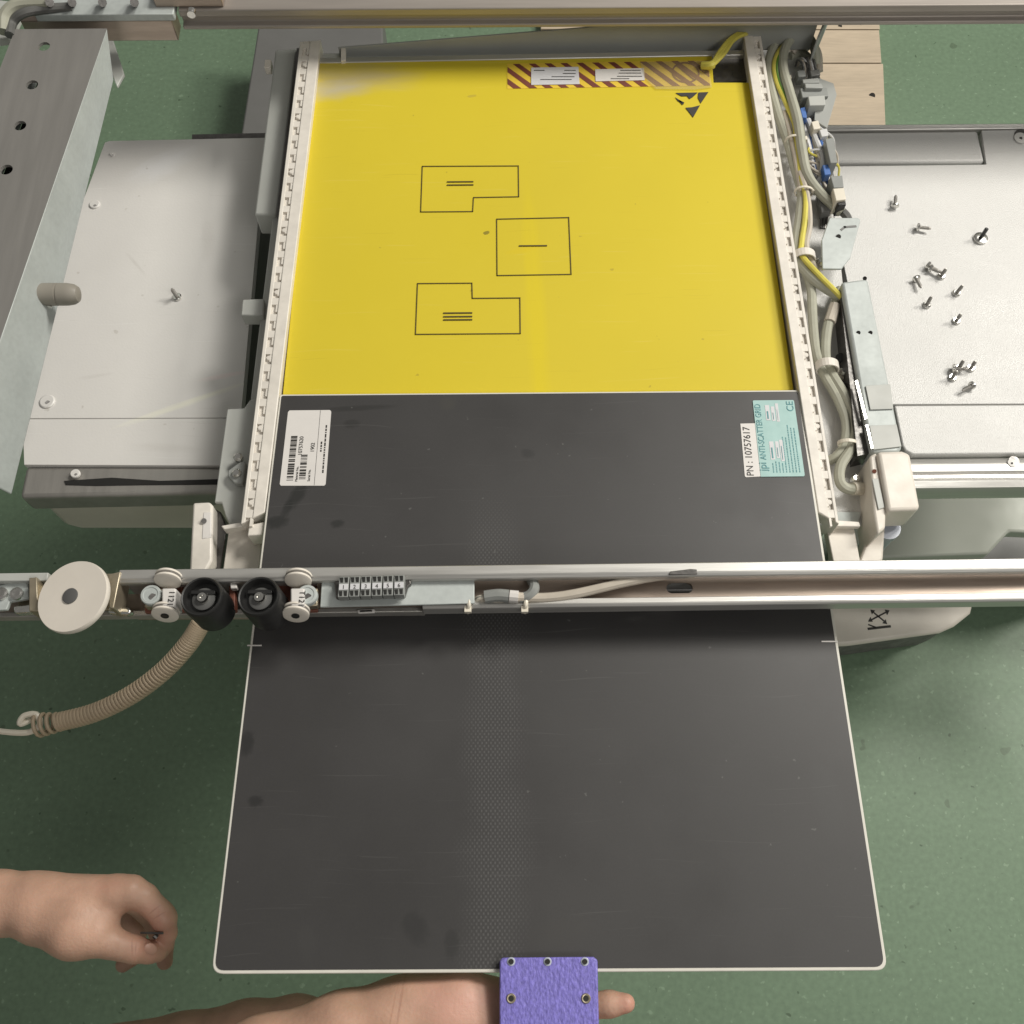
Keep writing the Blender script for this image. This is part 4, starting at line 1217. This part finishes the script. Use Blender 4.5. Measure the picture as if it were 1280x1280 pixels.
MB().lathe(dc - tilt * .001 - Vector((0.0012, 0, 0)), tilt, [(10.2 * kd, 0), (10.2 * kd, .0016), (9.4 * kd, .0018), (0, .0018)], 28).build('hub', M['rubber'], ds)
# guide roller pairs with label block and flange bolt
for (u, side_) in ((208, -1), (371, 1)):
    gr = MB().prism([(u - 27, 726), (u + 27, 724), (u + 26, 764), (u - 27, 766)], zr - .022, .004).build('roller_carrier', M['red_brown'], fr, .0006)
    o = -2 if side_ < 0 else 0
    blk = MB().prism([(u - 8 + o * -1, 735), (u + 10 + o * -1, 735), (u + 9 + o * -1, 758), (u - 8 + o * -1, 758)], zr + .004, .018).build('label_block', M['paper'], fr, .0012)
    text('block_print', 'T121' if side_ > 0 else '1121', P(u + 4, 738, zr + .0044), (-.02, -1, 0), .006, M['ink'], blk, h=.0001)
    for (v, dz, sgn) in ((724, .001, 1), (766, -.004, -1)):
        c = P(u + (2 if v < 740 else -1), v, zr + dz)
        ax = Vector((0, -.96, .28)).normalized()
        c0 = c - ax * .0025
        rw = MB().lathe(c0, ax, [(.0070, -.0012), (.0098, -.0008), (.0098, .0008), (.0080, .0012), (.0080, .0024), (.0098, .0028), (.0098, .0044), (.0085, .0050), (.0030, .0050)], 30, mis=[0, 0, 0, 1, 1, 0, 0, 0, 0]).build('guide_roller', [M['ivory'], M['gun']], fr)
        if sgn < 0:
            MB().lathe(c0, ax, [(.0030, .004), (.0030, .0056), (.002, .0058)], 14).build('axle', M['black'], rw)
    ub = u + (-17 if side_ < 0 else 14)
    bo = MB().lathe(P(ub, 746, zr - .004), (0, 0, 1), [(.0076, 0), (.0076, .0046), (.0070, .0054), (.0056, .0055), (.0052, .0049), (.0024, .0049)], 28).build('flange_bolt', M['zinc'], fr)
    MB().cyl(P(ub, 746, zr + .0002), P(ub, 746, zr + .0012), .0027, n=6).build('bolt_socket', M['gun'], bo)
    MB().prism([(ub - 11, 737), (ub + 12, 735), (ub + 12, 757), (ub - 10, 759)], zr - .005, .008).build('bolt_plate', M['brass'], fr, .0008)
# black cup rollers
for u, v in ((251, 745), (322.5, 744.5)):
    zt2 = zr + .016
    c = P(u, v, zt2); k = mpp(u, v, zt2)
    ro = 27 * k
    ax = Vector((-.06, .04, 1)).normalized()
    cr = MB().lathe(c - ax * .034, ax, [(ro * .90, 0), (ro, .002), (ro, .031), (ro * .97, .033), (ro * .92, .034), (ro * .86, .0335), (ro * .82, .031), (ro * .80, .026), (ro * .5, .026), (0, .026)], 48).build('cup_roller', M['black'], fr)
    MB().lathe(c - ax * .009, ax, [(ro * .55, 0), (ro * .55, .003), (ro * .50, .0035), (0, .0035)], 36).build('hub_disc', M['rubber'], cr)
    MB().box(c + Vector((0, ro * .28, -.0065)), (ro * 1.15, .003, .0055)).build('hub_web', M['black'], cr, .0005)
    sc = MB().lathe(c - ax * .006, ax, [(.0042, 0), (.0042, .003), (.0034, .0042), (.0016, .0042), (.0012, .003)], 18).build('axle_screw', M['chrome'], cr)
MB().prism([(286, 732), (293, 730), (294, 762), (287, 764)], zr - .012, .008).build('spacer', M['red_brown'], fr, .0006)
MB().prism([(287, 728), (296, 726), (296, 735), (288, 736)], zr - .004, .006).build('spacer', M['paper'], fr, .0008)
MB().prism([(170, 764), (330, 764), (330, 773), (170, 773)], zr - .040, .004).build('under_strap', M['steel'], fr, .0006)

# ================================================================== COILED CORD
cc = thing('coiled_cord', P(140, 850, ZP - .12), 'cream coiled cord hanging below the front rail, its tail running left over the floor', 'cord')
ctr = [(252, 778, .03), (235, 805, .02), (205, 838, .005), (165, 868, -.008), (120, 890, -.016), (75, 902, -.02), (45, 907, -.022)]
cz = ZP - .08
cp = [P(a, b, cz + d) for a, b, d in ctr]
dense = []
q = [cp[0] * 2 - cp[1]] + cp + [cp[-1] * 2 - cp[-2]]
for i in range(1, len(q) - 2):
    for k in range(60):
        t = k / 60
        a, b, c2, d = q[i - 1], q[i], q[i + 1], q[i + 2]
        dense.append(0.5 * ((2 * b) + (c2 - a) * t + (2 * a - 5 * b + 4 * c2 - d) * t * t + (3 * b - a - 3 * c2 + d) * t ** 3))
turns = 56
pts, nrm0 = [], None
NP = turns * 14
for i in range(NP):
    s_ = i / (NP - 1)
    sp_ = s_ * .90 if s_ < .94 else .846 + (s_ - .94) / .06 * .154
    f_ = sp_ * (len(dense) - 2)
    k = int(f_)
    p = dense[k].lerp(dense[k + 1], f_ - k)
    tg = (dense[min(k + 6, len(dense) - 1)] - dense[max(k - 6, 0)]).normalized()
    nrm0 = tg.orthogonal().normalized() if nrm0 is None else (nrm0 - tg * nrm0.dot(tg)).normalized()
    a = 2 * math.pi * turns * s_
    rr_ = .0068 if s_ < .93 else .0068 + .003 * (s_ - .93) / .07
    pts.append(p + (nrm0 * math.cos(a) + tg.cross(nrm0) * math.sin(a)) * rr_)
MB().tube(pts, .0017, 7, sub=1).build('coil', M['cord'], cc)
e = pts[-1]
MB().tube([pts[-1], P(26, 905, cz - .018), P(30, 895, cz - .016), P(45, 893, cz - .016), P(50, 905, cz - .018), P(40, 914, cz - .02), P(20, 916, cz - .02), P(-30, 911, cz - .02), P(-90, 908, cz - .02)], .0026, 8).build('tail', M['tie'], cc)

# ================================================================== LOOSE SCREWS
screw_mesh = {}


def screw(u, v, pose, label, group, yaw=0.0, scale=1.0, mats=('chrome', 'alu_y')):
    z = zb
    t = thing('screw', P(u, v, z), label, 'screw', group)
    key = (pose, mats, scale)
    if key not in screw_mesh:
        mhead = MB().lathe((0, 0, 0), (0, 0, 1), [(.0035, 0), (.0042, .0006), (.0042, .0020), (.0033, .0030), (.0020, .0030)], 14)
        prof = [(.0017, .0030)]
        for i in range(8):
            prof += [(.0019, .0036 + i * .0012), (.0015, .0042 + i * .0012)]
        prof += [(.0008, .0145)]
        ms = MB().lathe((0, 0, 0), (0, 0, 1), prof, 10)
        for b in (mhead, ms):
            b.v = [p * scale for p in b.v]
        oh = mhead.build('head', M[mats[0]]); os_ = ms.build('shaft', M[mats[1]])
        screw_mesh[key] = (oh.data, os_.data)
        for o in (oh, os_):
            bpy.data.objects.remove(o)
    if pose == 'stand':
        t.rotation_euler = (R(random.uniform(-4, 4)), R(random.uniform(-4, 4)), yaw)
    else:
        t.rotation_euler = (R(83), 0, yaw)
        t.location.z += .0043 * scale
    for nm, me in zip(('head', 'shaft'), screw_mesh[key]):
        o = bpy.data.objects.new(nm, me)
        COL.objects.link(o)
        o.parent = t
    return t


g1, g2 = 'screws standing head down on the right cover', 'screws lying on the right cover'
for u, v in ((1195, 367), (1158, 382), (1195, 402), (1198, 461), (1213, 461), (1190, 473), (1176, 346)):
    screw(u, v, 'stand', 'small steel screw standing head down in the tight cluster beside the cover seam' if v > 440 else
          'pale steel screw standing head down right beside a lying pair' if u == 1176 else
          'small steel screw standing head down, apart from others, on the white textured cover', g1, random.uniform(0, 6))
for u, v, yw_, lb_ in ((1117, 262, 170, 'steel screw lying alone between the pale bracket and the recessed grip plate'),
                       (1144, 287, 75, 'steel screw lying crosswise alone on the white textured cover'),
                       (1157, 334, 45, 'steel screw lying as one of a touching parallel pair'),
                       (1160, 338, 55, 'steel screw lying as one of a touching parallel pair'),
                       (1143, 350, 10, 'steel screw lying with its tip toward the cover seam, beside the parallel pair'),
                       (1188, 463, 80, 'steel screw lying among the standing screws of the tight cluster'),
                       (1214, 484, -60, 'steel screw lying just off the tight cluster, nearest the cover seam')):
    screw(u, v, 'lie', lb_, g2, R(yw_))
screw(222, 372, 'stand', 'single steel screw standing alone on the plain white cover beside the cross beam', None, 1.0, 1.1)
ws_ = thing('washer_screw', P(1225, 299, zb), 'wide washer-head screw with black shaft standing on the white textured cover', 'screw')
MB().lathe(P(1225, 299, zb), (0, 0, 1), [(.0065, 0), (.0072, .0006), (.0072, .0026), (.0060, .0032), (.002, .0032)], 24).build('washer_head', M['chrome'], ws_)
MB().lathe(P(1225, 299, zb), (0, 0, 1), [(.0020, .0030), (.0020, .0165), (.0012, .0172)], 12).build('shaft', M['black'], ws_)


# ================================================================== HANDS
def surface_net(sdf, lo, hi, step):
    nx, ny, nz = [int(math.ceil((hi[i] - lo[i]) / step)) + 1 for i in range(3)]
    xs, ys_, zs_ = [lo[i] + step * np.arange(n_) for i, n_ in enumerate((nx, ny, nz))]
    D = sdf(xs[:, None, None], ys_[None, :, None], zs_[None, None, :])
    Sg = D < 0
    acc = np.zeros((nx - 1, ny - 1, nz - 1, 3)); cnt = np.zeros((nx - 1, ny - 1, nz - 1))
    idx = [(i, j, k) for i in (0, 1) for j in (0, 1) for k in (0, 1)]
    sl = lambda A_, o: A_[o[0]:nx - 1 + o[0], o[1]:ny - 1 + o[1], o[2]:nz - 1 + o[2]]
    for a in idx:
        for ax in range(3):
            if a[ax] == 0:
                b = list(a); b[ax] = 1
                da, db = sl(D, a), sl(D, b)
                cr = sl(Sg, a) != sl(Sg, b)
                t = np.where(cr, da / np.where(cr, da - db, 1), 0)
                for c in range(3):
                    acc[..., c] += np.where(cr, a[c] + (t if c == ax else 0), 0)
                cnt += cr
    on = cnt > 0
    vid = -np.ones(on.shape, int); vid[on] = np.arange(on.sum())
    ii = np.argwhere(on)
    V = (ii + acc[on] / cnt[on][:, None]) * step + np.array(lo)
    faces = []
    for ax in range(3):
        o1, o2 = [(1, 2), (2, 0), (0, 1)][ax]
        s0 = [slice(1, nx - 1), slice(1, ny - 1), slice(1, nz - 1)]
        s0[ax] = slice(0, (nx, ny, nz)[ax] - 1)
        s1 = list(s0); s1[ax] = slice(1, (nx, ny, nz)[ax])
        A_, B_ = Sg[tuple(s0)], Sg[tuple(s1)]
        for e_ in np.argwhere(A_ != B_):
            g = e_ + 1; g[ax] = e_[ax]
            def cell(d1, d2):
                h = g.copy(); h[o1] -= d1; h[o2] -= d2
                return vid[tuple(h)]
            f = [cell(1, 1), cell(0, 1), cell(0, 0), cell(1, 0)]
            if min(f) >= 0:
                faces.append(f if Sg[tuple(g)] else f[::-1])
    return V, faces


def flesh(name, bones, step, kblend, parts_mat, label, cat, group=None):
    """one continuous body: smooth union of tapered capsules. bones: (p0, p1, r0, r1[, k])"""
    pts = [b[0] for b in bones] + [b[1] for b in bones]
    rm = max(max(b[2], b[3]) for b in bones)
    lo = [min(p[i] for p in pts) - rm - .012 for i in range(3)]
    hi = [max(p[i] for p in pts) + rm + .012 for i in range(3)]

    def sdf(x, y, z):
        d = None
        for b in bones:
            p0, p1, r0, r1 = b[:4]
            kb = b[4] if len(b) > 4 else kblend
            ax = p1 - p0
            L2 = max(ax.dot(ax), 1e-12)
            t = np.clip(((x - p0.x) * ax.x + (y - p0.y) * ax.y + (z - p0.z) * ax.z) / L2, 0, 1)
            di = np.sqrt((x - p0.x - t * ax.x) ** 2 + (y - p0.y - t * ax.y) ** 2 + (z - p0.z - t * ax.z) ** 2) - (r0 + (r1 - r0) * t)
            if d is None:
                d = di
            else:
                h = np.clip(.5 + .5 * (d - di) / kb, 0, 1)
                d = d * (1 - h) + di * h - kb * h * (1 - h)
        return d
    V, F = surface_net(sdf, lo, hi, step)
    me = bpy.data.meshes.new(name)
    me.from_pydata([tuple(v) for v in V], [], F)
    me.materials.append(M['skin'])
    me.polygons.foreach_set('use_smooth', [True] * len(me.polygons))
    o = bpy.data.objects.new(name, me)
    COL.objects.link(o)
    sm = o.modifiers.new('smooth', 'SMOOTH'); sm.iterations = 4; sm.factor = .5
    return tag(o, label, cat, group)


zh = ZP - .10
HP = lambda u, v, dz=0: P(u, v, zh + dz)
hk = mpp(100, 1140, zh)
B = []


def chain(pts, k=.006):
    """pts: (u, v, dz, r_px)"""
    for a, b in zip(pts[:-1], pts[1:]):
        B.append((HP(*a[:3]), HP(*b[:3]), a[3] * hk, b[3] * hk, k))


chain([(-260, 1120, -.01, 44), (-120, 1122, -.005, 41), (0, 1129, 0, 36), (45, 1133, .002, 35)], .012)           # forearm, wrist
chain([(45, 1126, .006, 31), (150, 1117, .010, 23)], .012)                                                          # index metacarpal
chain([(45, 1128, -.006, 31), (146, 1119, -.012, 23)], .012)                                                        # middle metacarpal
chain([(45, 1130, -.014, 28), (132, 1122, -.030, 22)], .012)                                                        # ring
chain([(45, 1134, -.018, 26), (112, 1128, -.044, 20)], .012)                                                        # little
chain([(146, 1117, .010, 23), (164, 1115, .011, 20), (180, 1122, .008, 17), (201, 1142, .002, 15.5), (205, 1148, .000, 15.5), (208, 1166, -.010, 13), (205, 1180, -.018, 12), (201, 1190, -.024, 10)], .0025)   # index finger
chain([(144, 1119, -.012, 22), (168, 1122, -.022, 18), (194, 1150, -.044, 14.5), (204, 1182, -.060, 13), (206, 1202, -.068, 10.5)], .003)    # middle finger
chain([(128, 1124, -.030, 20), (150, 1130, -.046, 16), (172, 1160, -.066, 14), (164, 1196, -.076, 12), (154, 1206, -.078, 10)], .003)    # ring finger
chain([(108, 1130, -.044, 18), (128, 1146, -.054, 15), (138, 1168, -.064, 12.5), (130, 1188, -.070, 10)], .003)      # little finger
chain([(55, 1150, .004, 30), (95, 1162, .010, 31), (122, 1168, .010, 25)], .014)                                     # thenar
chain([(112, 1168, .010, 25), (138, 1178, .008, 19), (152, 1183, .006, 16.5), (168, 1187, .002, 16), (186, 1190, -.006, 13.5), (197, 1191, -.012, 11.5)], .0025)   # thumb
chain([(118, 1138, .006, 8), (138, 1136, .002, 10)], .006)                                                         # web fold
h1 = flesh('person', B, .0014, .006, None, 'bare left hand with curled fingers pinching a tiny screw, reaching in over the floor', 'hand')
nc = P(188, 1186, zh - .002)
nn_ = (Vector((0, 0, CAM_Z)) - nc).normalized()
nl = MB().lathe((0, 0, 0), (0, 0, 1), [(.0042, 0), (.0040, .0006), (.0030, .0011), (.0012, .0014), (0, .0015)], 18)
qr = (nn_ + Vector((.35, -.55, 0))).normalized().to_track_quat('Z', 'X').to_matrix()
nl.v = [nc + qr @ Vector((p.x * 1.35, p.y, p.z)) + nn_ * .0066 for p in nl.v]
nl.build('nail', M['nail'], h1)
B = []
hk2 = mpp(560, 1250, ZP)
HP = lambda u, v, dz=0: P(u, v, ZP + dz)
hk = hk2
chain([(150, 1420, -.04, 64), (330, 1334, -.022, 56), (430, 1296, -.012, 50), (500, 1274, -.010, 46)], .012)
chain([(500, 1274, -.010, 46), (560, 1270, -.010, 46), (600, 1276, -.010, 44)], .012)
chain([(520, 1250, -.004, 24), (580, 1242, -.002, 20), (620, 1238, -.002, 15)], .012)
chain([(580, 1290, -.012, 38), (640, 1300, -.014, 34)], .012)
for (v0, v1, v2, u2, r) in ((1258, 1262, 1255, 782, 15), (1286, 1300, 1306, 800, 15), (1312, 1332, 1346, 790, 14.5), (1336, 1362, 1384, 760, 13)):
    chain([(610, v0 + 6, -.008, 24), (670, v1, -.006, r + 3), (730, v2 + 3, -.004, r + 2), (u2 - 20, v2, .002, r), (u2, v2 - 1, .005, r * .80)], .004)
h2 = flesh('person', B, .0016, .006, None, 'lit bare hand supporting the purple plate from below, palm up', 'hand')
B = []
chain([(120, 1335, -.25, 62), (230, 1318, -.24, 60), (310, 1298, -.23, 55), (370, 1286, -.23, 48), (440, 1290, -.23, 40), (500, 1310, -.23, 34)], .01)
h3 = flesh('person', B, .003, .01, None, 'shaded bare forearm crossing beneath the lit forearm', 'arm')
# the tiny screw between thumb and finger
ts = tag(MB().cyl(P(176, 1166, zh + .004), P(204, 1166.5, zh + .006), .0009, n=8).cyl(P(193, 1169, zh + .003), P(196, 1172, zh + .002), .0022, n=10).build('small_screw', M['gun']), 'tiny dark screw pinched between thumb and index finger', 'screw')
